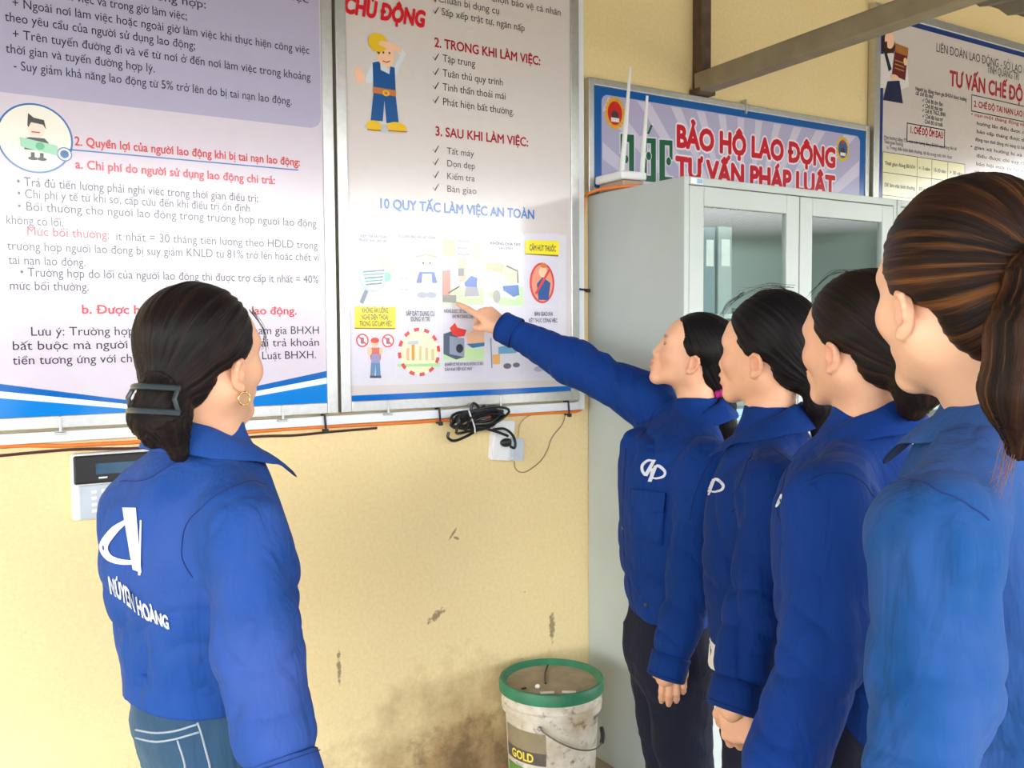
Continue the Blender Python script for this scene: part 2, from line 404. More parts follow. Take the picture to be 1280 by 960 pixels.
# darker lavender upper panel with a rounded corner
xr = L1(401, 150)[0]
pts = [(.10, zb), (xr-.03, zb)] + [(xr-.03+.03*math.sin(a), zb+.03-.03*math.cos(a)) for a in np.linspace(.2, math.pi/2, 5)] + [(xr, 2.60), (.10, 2.60)]
pr.poly(pts, srgb(178, 174, 202), 1)
CAP = .0205
for body, a, b in (("trong các trường hợp:", (92, -17), (258, 10)), ("- Tại nơi làm việc và trong giờ làm việc;", (18, -10), (234, 24.6)), ("làm việc", (322, -7), (386, 3.5)),
    ("+ Ngoài nơi làm việc hoặc ngoài giờ làm việc khi thực hiện công việc", (14.6, 6.5), (387, 69.5)),
    ("theo yêu cầu của người sử dụng lao động;", (6, 24), (244.5, 64)),
    ("+ Trên tuyến đường đi và về từ nơi ở đến nơi làm việc trong khoảng", (15, 46), (388, 102.4)),
    ("thời gian và tuyến đường hợp lý.", (7.2, 65.6), (194, 91)),
    ("- Suy giảm khả năng lao động từ 5% trở lên do bị tai nạn lao động.", (16.4, 84), (365, 134)),
    ("• Trả đủ tiền lương phải nghỉ việc trong thời gian điều trị;", (20.3, 230), (323, 254.4)),
    ("• Chi phí y tế từ khi sơ, cấp cứu đến khi điều trị ổn định", (21.3, 247), (313, 265)),
    ("• Bồi thường cho người lao động trong trường hợp người lao động", (21.3, 262), (395.5, 284.6)),
    ("không có lỗi.", (7, 280), (80, 283)),
    ("ít nhất = 30 tháng tiền lương theo HĐLĐ trong", (144.4, 299), (397, 312.5)),
    ("trường hợp người lao động bị suy giảm KNLĐ từ 81% trở lên hoặc chết vì", (9, 312), (399, 326.6)),
    ("tai nạn lao động.", (10.5, 330), (107.6, 333)),
    ("• Trường hợp do lỗi của người lao động thì được trợ cấp ít nhất = 40%", (24.6, 344.7), (398, 354.5)),
    ("mức bồi thường.", (11.5, 361.7), (111.6, 364)),
    ("Lưu ý: Trường hợp người lao động không tham gia BHXH", (37.7, 420), (399.5, 417)),
    ("bắt buộc mà người sử dụng lao động thì phải trả khoản", (14.8, 438), (399.5, 431.7)),
    ("tiền tương ứng với chế độ tai nạn lao động của Luật BHXH.", (15.8, 456), (395.5, 447.7))):
    text_px(pr, body, a, b, CAP, BLK)
for body, a, b, bo in (("2. Quyền lợi của người lao động khi bị tai nạn lao động:", (93, 180), (375, 209), .018),
    ("a. Chi phí do người sử dụng lao động chi trả:", (94, 210), (344, 230.7), .018),
    ("Mức bồi thường:", (33, 294), (137, 298.7), .004),
    ("b. Được hưởng chế độ tai nạn lao động.", (101.7, 392), (371, 393), .018)):
    text_px(pr, body, a, b, CAP, RED, bold=bo)
A = L1(86, 185.5); B = L1(372.5, 214); zz = (A[1]+B[1])/2
pr.rect(A[0], zz-.0016, B[0], zz+.0016, srgb(50, 110, 180), 3)
c = L1(44, 173); rr = .076
pr.ell(c, rr, rr, srgb(236, 234, 220), 2, 48); pr.ring(c, rr, rr, .004, srgb(50, 110, 180), 3, 48)
d = L1(80.5, 193); pr.ell(d, .016, .016, srgb(50, 110, 180), 4); pr.ell(d, .0135, .0135, WHITE, 5); pr.ell(d, .009, .009, srgb(0, 92, 170), 6)
# cartoon office man with banknotes inside the circle
def C(dx, dz): return (c[0]+dx*rr, c[1]+dz*rr)
pr.ell(C(.03, .27), .23*rr, .26*rr, srgb(238, 220, 205), 4)
pr.poly([C(-.20, .36), C(-.17, .72), C(-.02, .60), C(.25, .56), C(.30, .28), C(.22, .42), C(-.1, .46), C(-.17, .3)], srgb(60, 52, 52), 5)
pr.rect(C(-.10, 0)[0], C(0, .16)[1], C(.13, 0)[0], C(0, .20)[1], srgb(200, 60, 60), 5)
pr.poly([C(-.35, -.05), C(-.15, .02), C(.25, .02), C(.36, -.1), C(.30, -.35), C(-.30, -.35)], srgb(60, 60, 66), 4)
pr.poly([C(-.42, 0), C(.60, -.16), C(.58, -.46), C(-.40, -.28)], srgb(150, 210, 175), 5)
pr.ell(C(.12, -.22), .12*rr, .11*rr, srgb(90, 175, 130), 6)
for q in (-.08, .16): pr.rect(C(q-.05, 0)[0], C(0, -.60)[1], C(q+.05, 0)[0], C(0, -.42)[1], srgb(40, 40, 46), 4); pr.ell(C(q, -.60), .13*rr, .05*rr, srgb(50, 44, 40), 5)
# blue corner triangles
z0 = L1(0, 525.6)[1]; xa, xb_ = .112, .927; xm = .515
zt = L1(410, 463.5)[1]
for sgn, xe in ((-1, xa), (1, xb_)):
    xi = xm+sgn*-.06
    pr.poly([(xe, zt), (xe, zt-.018), (xi, z0+.001), (xi-sgn*.02, z0+.003)], srgb(0, 98, 180), 2)
    pr.poly([(xe, zt-.018), (xe, zt-.034), (xi+sgn*.06, z0+.001), (xi, z0+.001)], srgb(225, 242, 250), 2)
    pr.poly([(xe, zt-.034), (xe, z0), (xi+sgn*.06, z0)], srgb(0, 126, 212), 2)
pr.build('print', t)
def hook(x, z, par):
    MB().box((x-.003, YB-.012, z-.006), (x+.003, YB-.0065, z+.030), .001).box((x-.012, YB-.012, z-.012), (x+.012, -.0005, z-.007), .001).build('clip', M['alu'], par)
for q in ((75, 531), (352, 515)): p = wall_at(*q, YB); hook(p[0], 1.167, t)

# ---- right poster: rules for safe work
t = empty('safety_poster', (1.365, -.015, 1.17), 'framed white safety poster with cartoon rules that the pointing finger touches', 'poster')
board_frame(MB(), .9655, 1.169, 1.766, 2.62, -.002, YB-.006, .030).build('frame', M['alu'], t)
pr = Print(YB); pr.rect(.98, 1.18, 1.75, 2.61, srgb(214, 206, 204), 0)
c3 = lambda x, y: (410+x/3.4281, y/3.4281)
c4 = lambda x, y: (410+x/4, 270+y/4)
def L2(f): return lambda x, y: tuple(wall_at(*f(x, y), YB)[[0, 2]])
g3 = L2(c3); g4 = L2(c4)
GRY = srgb(84, 74, 74)
text_px(pr, "CHỦ ĐỘNG", c3(66, 47), c3(412, 120), .043, srgb(214, 26, 40), 4, .055, .15)
for body, a, b, cap in (("chọn bảo vệ cá nhân", (700, 12), (998, 62), .021), ("Chuẩn bị dụng cụ", (470, 12), (735, 58), .021), ("Sắp xếp trật tự, ngăn nắp", (485, 65), (843, 135), .021),
    ("Tập trung", (490, 265), (630, 287), .021), ("Tuân thủ quy trình", (490, 327), (750, 368), .021), ("Tinh thần thoải mái", (490, 387), (762, 428), .021),
    ("Phát hiện bất thường.", (490, 447), (798, 497), .021), ("Tắt máy", (508, 660), (625, 672), .019), ("Dọn dẹp", (508, 713), (630, 725), .019),
    ("Kiểm tra", (508, 768), (628, 778), .019), ("Bàn giao", (508, 822), (637, 832), .019)):
    text_px(pr, body, c3(*a), c3(*b), cap, GRY)
    x_ = g3(a[0], a[1])
    if body != "chọn bảo vệ cá nhân":
        q = wall_at(*c3(449, a[1]-4), YB)
        pr.stroke([(q[0], x_[1]+.009), (q[0]+.006, x_[1]+.001), (q[0]+.019, x_[1]+.021)], [.002, .005, .002], GRY, 3)
text_px(pr, "2. TRONG KHI LÀM VIỆC:", c3(455, 198), c3(910, 282), .026, DRED, 3, .022)
text_px(pr, "3. SAU KHI LÀM VIỆC:", c3(458, 580), c3(858, 628), .026, DRED, 3, .022)
text_px(pr, "10 QUY TẮC LÀM VIỆC AN TOÀN", (472.7, 259.5), (668.2, 274.2), .027, srgb(38, 112, 188), 3, .024)
def pp(pts, col, layer, f=g3): pr.poly([f(*p) for p in pts], col, layer)
def pe(c_, rx, ry, col, layer, f=g3, rot=0):
    a = f(c_[0]-rx, c_[1]); b = f(c_[0]+rx, c_[1]); d1 = f(c_[0], c_[1]-ry); d2 = f(c_[0], c_[1]+ry)
    pr.ell(f(*c_), abs(b[0]-a[0])/2, abs(d1[1]-d2[1])/2, col, layer, 28, rot)
def ps(pts, w, col, layer, f=g3): pr.stroke([f(*p) for p in pts], w, col, layer)
SK = srgb(246, 200, 168); OV = srgb(24, 84, 150); YEL = srgb(232, 190, 40); SHD = srgb(214, 222, 232); OUT = srgb(70, 60, 60)
# plain cartoon worker in blue overalls saluting
pe((250, 552), 95, 18, srgb(196, 192, 194), 1)
pp([(196, 380), (288, 395), (302, 525), (250, 528), (241, 430), (234, 520), (182, 516)], OV, 3)
pp([(190, 268), (222, 262), (225, 300), (262, 318), (266, 285), (285, 290), (290, 400), (194, 385)], OV, 3)
pp([(190, 262), (225, 258), (262, 300), (285, 285), (300, 300), (286, 345), (196, 340)], SHD, 2)
pp([(190, 268), (206, 330), (186, 360), (152, 352), (165, 318)], SHD, 2)
pp([(282, 288), (300, 300), (334, 232), (318, 206), (300, 224), (308, 240)], SHD, 2)
pp([(112, 300), (128, 280), (140, 300), (158, 328), (160, 355), (124, 356), (116, 330)], SK, 4)
pe((246, 240), 38, 46, SK, 4); pp([(208, 225), (214, 192), (232, 200), (218, 235)], srgb(90, 52, 34), 5)
pe((213, 183), 42, 40, YEL, 6); pp([(178, 198), (256, 178), (268, 186), (196, 222)], YEL, 6)
pp([(222, 176), (262, 182), (314, 206), (312, 228), (262, 214), (216, 192)], SK, 7)
pe((236, 226), 4, 5, OUT, 6); pe((262, 228), 4, 5, OUT, 6); ps([(232, 262), (250, 268), (264, 262)], .003, srgb(170, 60, 60), 6)
pp([(192, 372), (290, 388), (290, 414), (192, 398)], srgb(202, 120, 66), 5); pe((247, 400), 15, 13, YEL, 6); pe((247, 400), 8, 7, srgb(202, 120, 66), 7)
pe((196, 540), 32, 24, YEL, 5); pe((294, 546), 42, 22, YEL, 5); ps([(166, 556), (226, 560)], .003, srgb(160, 110, 40), 6); ps([(256, 560), (336, 566)], .003, srgb(160, 110, 40), 6)
# ten rule tiles
TL = srgb(218, 214, 228)
pp([(100, 80), (1190, 95), (1190, 820), (100, 850)], srgb(220, 217, 226), 1, g4)
for x0, x1 in ((130, 335), (345, 560), (575, 780), (790, 975), (985, 1150)):
    pp([(x0, 85), (x1, 88), (x1, 445), (x0, 450)], TL, 2, g4); pp([(x0, 462), (x1, 458), (x1, 800), (x0, 815)], TL, 2, g4)
GRN = srgb(196, 226, 170)
def tl(body, a, b, cap, col, f=c4, bold=.012): text_px(pr, body, f(*a), f(*b), cap, col, 6, bold)
LG = srgb(150, 142, 152); DK = srgb(70, 64, 70)
tl("KIỂM TRA AN TOÀN", (160, 108), (295, 112), .008, LG); tl("TRƯỚC KHI LÀM VIỆC", (150, 128), (300, 134), .008, LG)
tl("SỬ DỤNG BẢO HỘ LAO ĐỘNG", (350, 108), (540, 116), .008, LG); tl("KHÔNG ĐƯA TAY", (810, 142), (960, 150), .008, DK); tl("VÀO MÁY", (850, 166), (925, 170), .008, LG)
for q in (130, 165, 195): tl("THẺ NGUỒN", (640, q), (705, q+2), .006, LG)
for q in (155, 205, 315, 370): pp([(350, q-20), (415, q-19), (415, q+14), (350, q+14)], srgb(218, 214, 222), 3, g4); tl("MŨ BẢO", (362, q+3), (402, q+4), .006, srgb(180, 150, 160))
# magnifying glass over a machine
pe((270, 255), 55, 55, srgb(250, 232, 170), 3, g4)
pe((222, 305), 72, 76, srgb(176, 190, 208), 4, g4); pe((222, 305), 60, 64, srgb(226, 232, 238), 5, g4)
for q in range(5): pp([(172+q*4, 275+q*16), (280-q*3, 268+q*16), (280-q*3, 276+q*16), (172+q*4, 284+q*16)], srgb(86, 170, 150) if q % 2 else srgb(110, 120, 150), 6, g4)
pe((292, 305), 22, 24, srgb(120, 190, 170), 5, g4)
ps([(192, 372), (165, 435)], .012, srgb(120, 130, 150), 5, g4)
# boy in a helmet
pe((490, 200), 52, 36, srgb(246, 236, 226), 5, g4); pe((490, 232), 45, 40, srgb(250, 216, 190), 4, g4); ps([(438, 205), (490, 192), (545, 208)], .006, srgb(240, 160, 120), 6, g4)
pe((474, 235), 5, 6, DK, 6, g4); pe((508, 235), 5, 6, DK, 6, g4)
pp([(455, 280), (530, 280), (545, 335), (440, 335)], srgb(70, 100, 180), 5, g4); pp([(470, 290), (515, 290), (520, 345), (465, 345)], srgb(244, 244, 246), 6, g4)
pp([(455, 335), (530, 335), (530, 380), (455, 380)], srgb(235, 235, 240), 4, g4); pe((470, 395), 26, 15, srgb(170, 172, 190), 5, g4); pe((515, 395), 26, 15, srgb(170, 172, 190), 5, g4)
# man kneeling at a machine
pp([(572, 360), (778, 360), (778, 445), (572, 440)], GRN, 3, g4)
pp([(575, 115), (634, 118), (634, 205), (575, 195)], srgb(176, 180, 130), 3, g4); pp([(722, 130), (766, 130), (766, 215), (722, 215)], srgb(226, 176, 160), 3, g4)
pp([(572, 275), (610, 270), (610, 395), (572, 395)], srgb(222, 130, 110), 4, g4); pp([(572, 395), (640, 395), (640, 435), (572, 430)], srgb(130, 126, 122), 5, g4)
ps([(600, 385), (655, 352)], .004, DK, 6, g4); pp([(650, 215), (690, 210), (690, 330), (655, 335)], srgb(214, 180, 150), 4, g4); pp([(650, 262), (678, 262), (678, 300), (650, 300)], srgb(120, 116, 116), 5, g4)
pe((712, 262), 22, 22, SK, 5, g4); pe((712, 248), 24, 16, srgb(236, 232, 226), 6, g4)
pp([(680, 335), (715, 298), (745, 310), (742, 355), (685, 352)], srgb(70, 110, 190), 5, g4); pp([(690, 352), (745, 352), (755, 400), (680, 402)], srgb(160, 158, 172), 4, g4)
# man falling with a hand reaching
pp([(790, 385), (975, 350), (975, 450), (860, 448)], GRN, 3, g4)
pp([(788, 235), (860, 232), (905, 260), (885, 290), (788, 268)], srgb(226, 180, 140), 4, g4)
pe((915, 285), 45, 50, srgb(244, 206, 172), 5, g4); pp([(878, 235), (915, 218), (965, 250), (975, 330), (952, 335), (945, 270)], srgb(244, 244, 242), 6, g4); ps([(890, 250), (945, 275), (948, 335)], .005, srgb(90, 70, 70), 7, g4)
pp([(872, 350), (950, 345), (955, 395), (925, 405), (875, 372)], srgb(62, 112, 186), 6, g4); pp([(828, 380), (905, 360), (950, 395), (935, 415), (860, 405)], srgb(224, 224, 230), 5, g4); pe((842, 402), 18, 32, srgb(170, 166, 166), 6, g4)
# no smoking
pp([(985, 120), (1152, 126), (1150, 203), (985, 192)], srgb(120, 104, 30), 4, g4); pp([(985, 120), (1154, 126), (1152, 195), (985, 188)], srgb(245, 226, 30), 5, g4); tl("CẤM HÚT THUỐC", (1005, 172), (1138, 178), .017, DK, bold=.02)
pe((1069, 335), 62, 102, srgb(214, 70, 70), 4, g4); pe((1069, 335), 52, 92, srgb(232, 150, 120), 5, g4)
pe((1072, 280), 20, 28, SK, 6, g4); pp([(1042, 340), (1070, 305), (1110, 335), (1100, 420), (1050, 420)], srgb(40, 84, 150), 6, g4); ps([(1036, 390), (1104, 270)], .008, srgb(214, 70, 70), 7, g4); pe((1075, 248), 16, 12, srgb(220, 120, 60), 7, g4)
# do not eat / phone
pp([(132, 455), (337, 455), (335, 566), (132, 564)], srgb(120, 104, 30), 4, g4); pp([(132, 452), (338, 455), (336, 560), (132, 558)], srgb(245, 226, 30), 5, g4)
tl("KHÔNG ĂN UỐNG", (168, 486), (300, 482), .014, DK, bold=.02); tl("NGHE ĐIỆN THOẠI", (165, 520), (300, 516), .014, DK, bold=.02); tl("TRONG GIỜ LÀM VIỆC", (155, 553), (318, 548), .014, DK, bold=.02)
for q in ((170, 622), (298, 624)):
    cc = g4(*q); pr.ell(cc, .0165, .0165, WHITE, 4); pr.ring(cc, .0165, .0165, .004, srgb(226, 86, 86), 6); pr.stroke([(cc[0]-.011, cc[1]+.011), (cc[0]+.011, cc[1]-.011)], .004, srgb(226, 86, 86), 6)
    pr.rect(cc[0]-.005, cc[1]-.009, cc[0]+.005, cc[1]+.008, srgb(130, 120, 140), 5)
pe((233, 635), 19, 22, SK, 5, g4); pe((233, 622), 21, 14, srgb(226, 80, 70), 6, g4); pp([(205, 658), (266, 658), (262, 720), (212, 720)], srgb(214, 110, 100), 5, g4); pp([(218, 690), (256, 690), (258, 735), (214, 735)], srgb(150, 150, 190), 6, g4)
pp([(214, 730), (258, 730), (262, 800), (238, 800), (236, 745), (232, 800), (210, 800)], srgb(104, 140, 180), 5, g4); pp([(208, 798), (264, 798), (264, 810), (208, 810)], srgb(80, 84, 100), 6, g4); pe((206, 675), 12, 22, SK, 6, g4); pe((264, 675), 10, 20, SK, 6, g4)
# tools in place
tl("SẮP ĐẶT DỤNG CỤ", (388, 500), (532, 498), .013, DK); tl("ĐÚNG VỊ TRÍ", (412, 528), (508, 526), .013, DK)
cc = g4(455, 680); pr.ell(cc, .062, .064, srgb(246, 236, 196), 3, 36); pr.ring(cc, .062, .064, .010, srgb(214, 72, 72), 5, 48, 2)
pp([(345, 740), (560, 736), (560, 752), (345, 754)], srgb(170, 220, 150), 4, g4)
for q, h, col in ((398, 60, srgb(236, 180, 140)), (424, 95, srgb(230, 150, 70)), (460, 70, srgb(216, 200, 150)), (492, 62, srgb(216, 196, 150)), (522, 55, srgb(216, 196, 150))): pp([(q-8, 720-h), (q+8, 720-h), (q+7, 722), (q-7, 722)], col, 5, g4)
pp([(396, 626), (450, 622), (450, 642), (396, 644)], srgb(186, 196, 206), 6, g4)
# do not touch the running machine
tl("KHÔNG ĐƯỢC TIẾP XÚC VỚI", (578, 486), (712, 482), .010, DK); tl("KHI MÁY ĐANG CHẠY", (620, 512), (730, 510), .010, DK)
pp([(576, 660), (780, 660), (780, 722), (576, 722)], GRN, 3, g4); pp([(576, 590), (620, 575), (680, 640), (680, 705), (640, 718), (576, 690)], srgb(84, 96, 118), 4, g4); pp([(606, 600), (680, 612), (680, 705), (606, 690)], srgb(150, 156, 176), 5, g4); pe((656, 662), 18, 22, srgb(60, 60, 70), 6, g4)
pp([(606, 560), (632, 534), (645, 558), (690, 570), (680, 600), (652, 605), (620, 592)], srgb(226, 74, 70), 7, g4)
pp([(690, 590), (740, 562), (780, 570), (780, 640), (735, 655), (695, 635)], srgb(240, 186, 150), 6, g4); pp([(690, 640), (780, 632), (780, 650), (720, 660)], srgb(60, 120, 170), 7, g4)
tl("BỊ NHIỄM CÓ THỂ XẢY RA DO KHÔNG CÓ BẢO", (582, 750), (775, 745), .009, DK); tl("ĐẢM KHI TIẾP XÚC MÁY", (582, 776), (720, 770), .009, DK)
# cleaning and handing over
tl("BÀN GIAO KHI", (1030, 500), (1122, 498), .012, DK); tl("KẾT THÚC CÔNG VIỆC", (1002, 530), (1145, 534), .012, DK)
pe((930, 610), 40, 42, SK, 4, g4); pe((930, 590), 44, 26, srgb(200, 120, 120), 5, g4); pp([(850, 655), (935, 640), (940, 685), (850, 690)], srgb(90, 160, 200), 5, g4); pp([(870, 690), (945, 680), (950, 740), (870, 745)], srgb(214, 214, 224), 4, g4)
pp([(820, 695), (858, 690), (858, 740), (824, 742)], srgb(232, 170, 80), 6, g4); ps([(812, 610), (818, 760)], .004, srgb(120, 140, 170), 5, g4); pe((895, 750), 20, 14, srgb(90, 90, 104), 5, g4); pe((940, 745), 18, 12, srgb(90, 90, 104), 5, g4)
pe((1040, 600), 30, 34, SK, 4, g4); pp([(1020, 640), (1100, 640), (1100, 740), (1030, 740)], srgb(206, 216, 226), 4, g4); pe((1050, 765), 22, 14, srgb(170, 176, 196), 5, g4); pe((1090, 765), 20, 14, srgb(170, 176, 196), 5, g4)
A = wall_at(429.2, 503, YB); B = wall_at(709.5, 490, YB); D_ = wall_at(429, 495, YB)
pr.rect(.997, A[2]-.001, 1.735, D_[2], srgb(0, 104, 196), 2)
pr.build('print', t)
for q in ((484, 513), (624, 500)): p = wall_at(*q, YB); hook(p[0], 1.167, t)

# ---- blue header sign above the cabinet
t = empty('header_sign', (2.5, -.012, 1.82), 'long lavender sign with blue border and red capital lettering above the cabinet', 'sign')
YS = -.02
board_frame(MB(), 1.812, 1.820, 3.192, 2.184, -.002, YS-.005, .022).build('frame', M['alu'], t)
pr = Print(YS)
c5 = lambda x, y: (720+x/3.3684, 60+y/3.3684)
g5 = lambda x, y: tuple(wall_at(*c5(x, y), YS)[[0, 2]])
X0, X1, Z1 = 1.836, 3.17, 2.162
pr.rect(X0, 1.838, X1, Z1, srgb(0, 88, 165), 0)
LAV = srgb(176, 172, 206)
x0, x1, z1, z0 = X0+.03, X1-.032, Z1-.024, 1.840
rc_ = .025
pts = [(x0, z0), (x1, z0)] + [(x1-rc_+rc_*math.cos(a), z1-rc_+rc_*math.sin(a)) for a in np.linspace(0, math.pi/2, 6)] + [(x0+rc_-rc_*math.sin(a), z1-rc_+rc_*math.cos(a)) for a in np.linspace(0, math.pi/2, 6)]
pr.poly(pts, LAV, 1)
rcx, rcz = (x0+x1)/2, 1.60
for k in range(17):                                    # pale rays fanning up
    a = math.radians(12+k*9.75); b = a+math.radians(3.6)
    def edge(t_):
        dx, dz = math.cos(t_), math.sin(t_); s1 = (z1-.004-rcz)/dz; s2 = ((x1-.004 if dx > 0 else x0+.004)-rcx)/dx if abs(dx) > 1e-6 else 9
        q = min(s1, s2 if s2 > 0 else 9); return (rcx+dx*q, rcz+dz*q)
    def inner(t_):
        q = .245/math.sin(t_); return (rcx+math.cos(t_)*q, rcz+math.sin(t_)*q)
    if edge(a)[1] > z0+.02 and edge(b)[1] > z0+.02 and inner(a)[1] < edge(a)[1] and inner(b)[1] < edge(b)[1]:
        pr.poly([inner(a), edge(a), edge(b), inner(b)], srgb(206, 200, 222), 2)
SR = srgb(196, 22, 44)
for bo, col, ly in ((.115, srgb(235, 228, 236), 3), (.05, SR, 4)):
    pr.text("BẢO HỘ LAO ĐỘNG", *(lambda A, B: (A[0], (A[1]+B[1])/2, B[0]))(g5(420, 415), g5(1092, 501)), .070, col, ly, bo)
    A, B = g5(420, 415), g5(1092, 501)
    pr.text("TƯ VẤN PHÁP LUẬT", A[0], (A[1]+B[1])/2-.105, g5(1088, 600)[0], .070, col, ly, bo)
GC = srgb(14, 92, 62); GL = srgb(218, 214, 226)
def block(pts, ly, col, grow=0):
    P = [g5(*p) for p in pts]; cx = sum(p[0] for p in P)/len(P); cz = sum(p[1] for p in P)/len(P)
    pr.poly([(p[0]+(grow if p[0] > cx else -grow), max(1.8385, p[1]+(grow if p[1] > cz else -grow))) for p in P], col, ly)
LET = [[(186, 362), (243, 366), (243, 398), (186, 394)], [(222, 366), (243, 366), (243, 545), (222, 541)], [(186, 362), (196, 362), (196, 440), (186, 440)],
       [(275, 378), (335, 382), (335, 404), (275, 400)], [(275, 378), (297, 378), (297, 560), (275, 556)], [(314, 382), (335, 382), (335, 566), (314, 562)], [(275, 535), (335, 540), (335, 566), (275, 560)],
       [(350, 386), (405, 390), (405, 412), (350, 408)], [(350, 386), (373, 388), (373, 566), (350, 562)], [(392, 390), (405, 390), (405, 470), (392, 470)], [(350, 540), (405, 545), (405, 570), (350, 566)], [(297, 362), (314, 322), (322, 328), (306, 364)]]
for grow, col, ly in ((.005, GL, 3), (0, GC, 4)):
    for q in LET: block(q, ly, col, grow)
for q in ((208, 468), (304, 455), (388, 478)):
    cc = g5(*q); pr.ell(cc, .0135, .0165, GL, 5); pr.ell(cc, .0105, .0135, GC, 6)
for q, c1, c2 in (((163, 275), srgb(200, 36, 44), srgb(226, 170, 40)), ((1122, 426), srgb(60, 90, 150), srgb(222, 180, 50))):
    cc = g5(*q); R0 = .037 if q[0] < 500 else .034
    for k in range(20): a = k*math.pi/10; pr.ell((cc[0]+R0*math.cos(a), cc[1]+R0*1.25*math.sin(a)), .006, .006, c2, 3, 8)
    pr.ell(cc, R0*.96, R0*1.2, c2, 3); pr.ell(cc, R0*.80, R0*1.02, c1, 4)
    pr.ell((cc[0], cc[1]-R0*.2), R0*.42, R0*.4, srgb(70, 60, 60), 5); pr.rect(cc[0]-R0*.45, cc[1]-R0*.75, cc[0]+R0*.45, cc[1]-R0*.4, srgb(235, 230, 225), 6)
    pr.poly([(cc[0]+R0*.3*math.cos(math.pi/2+k*math.pi/5)*(1 if k % 2 == 0 else .42), cc[1]+R0*.78+R0*.3*math.sin(math.pi/2+k*math.pi/5)*(1 if k % 2 == 0 else .42)) for k in range(10)], srgb(214, 44, 44), 6)
pr.build('print', t)
p = wall_at(931, 138, YS); MB().box((p[0]-.003, YS-.010, 2.15), (p[0]+.003, -.001, 2.20), .001).build('clip', M['alu'], t)

# ---- consultation board on the right
t = empty('consultation_board', (3.8, -.012, 1.83), 'navy bordered information board with small print and a drawn lady holding a red book', 'notice board')
board_frame(MB(), 3.205, 1.825, 4.62, 2.66, -.002, YB-.005, .034).build('frame', M['alu'], t)
pr = Print(YB)
c6 = lambda x, y: (1060+x/3.6909, y/3.6909)
g6 = lambda x, y: tuple(wall_at(*c6(x, y), YB)[[0, 2]])
pr.rect(3.235, 1.85, 4.59, 2.63, srgb(20, 52, 120), 0); pr.rect(3.262, 1.865, 4.57, 2.605, srgb(206, 198, 196), 1)
def t6(body, a, b, cap, col, bold=0.0): text_px(pr, body, c6(*a), c6(*b), cap, col, 3, bold)
DKT = srgb(62, 56, 70)
t6("LIÊN ĐOÀN LAO ĐỘNG - SỞ LAO ĐỘNG THƯƠNG BINH VÀ XÃ HỘI", (405, 218), (1150, 445), .036, DKT); t6("TỈNH QUẢNG TRỊ", (640, 332), (788, 375), .034, DKT)
t6("TƯ VẤN CHẾ ĐỘ BẢO HIỂM XÃ HỘI", (468, 375), (1130, 560), .062, DRED, .03)
t6("Người lao động tham gia BHXH được hưởng", (310, 415), (546, 470), .017, DKT, .01); t6("các chế độ như:", (310, 437), (392, 455), .017, DKT, .01)
for k, body in enumerate(("✓ Chế độ ốm đau", "✓ Chế độ thai sản", "✓ Chế độ TNLĐ, BNN", "✓ Chế độ hưu trí", "   Chế độ tử tuất")): t6(body, (340, 470+k*24), (436+(12 if k == 2 else 0), 490+k*24), .017, DKT, .012)
def box6(p, w, col):
    P = [g6(*q) for q in p]; P.append(P[0])
    for a, b in zip(P[:-1], P[1:]): pr.stroke([a, b], w, col, 3)
t6("1. CHẾ ĐỘ ỐM ĐAU", (285, 612), (438, 640), .027, DRED, .03)
a, b = g6(270, 575), g6(446, 650)
def rbox(a, b, col):
    w = .004; x0, x1 = a[0], b[0]; z1, z0 = max(a[1], b[1]), min(a[1], b[1])
    for q in ((x0, z0, x1, z0+w), (x0, z1-w, x1, z1), (x0, z0, x0+w, z1), (x1-w, z0, x1, z1)): pr.rect(*q, col, 3)
A = g6(270, 600); rbox((A[0], A[1]+.03), (g6(446, 600)[0], A[1]-.046), DKT)
A = g6(568, 470); rbox((A[0], A[1]+.032), (4.5, A[1]-.04), DKT); t6("2. CHẾ ĐỘ TAI NẠN LAO ĐỘNG, BỆNH NGHỀ NGHIỆP", (580, 480), (1040, 600), .026, DRED, .02)
t6("Mức hưởng bằng 75% mức tiền lương đóng BHXH của tháng liền kề", (165, 640), (500, 695), .015, DKT); t6("Thời gian hưởng:", (165, 660), (255, 675), .015, DKT); t6("a. Trong điều kiện bình thường, tối đa trong một năm được", (178, 690), (480, 730), .015, DKT)
rnd = random.Random(3)
words = "điều kiện hưởng lao động bị tai nạn suy giảm khả năng từ mức trợ cấp hàng tháng một lần thời gian bảo hiểm xã hội được chi trả".split()
A0 = g6(566, 520)
for k in range(13):
    body = ("• " if k in (0, 4, 8, 12) else "  ") + ' '.join(rnd.choice(words) for _ in range(9))
    z = A0[1]-.012-k*.0345; col = DRED if k in (0, 9, 13, 15) else DKT
    pr.text(body, A0[0]+(0 if k % 4 == 0 else .02), z, A0[0]+.75-(.25 if k % 4 == 3 else 0), .0155, col, 3, .006)
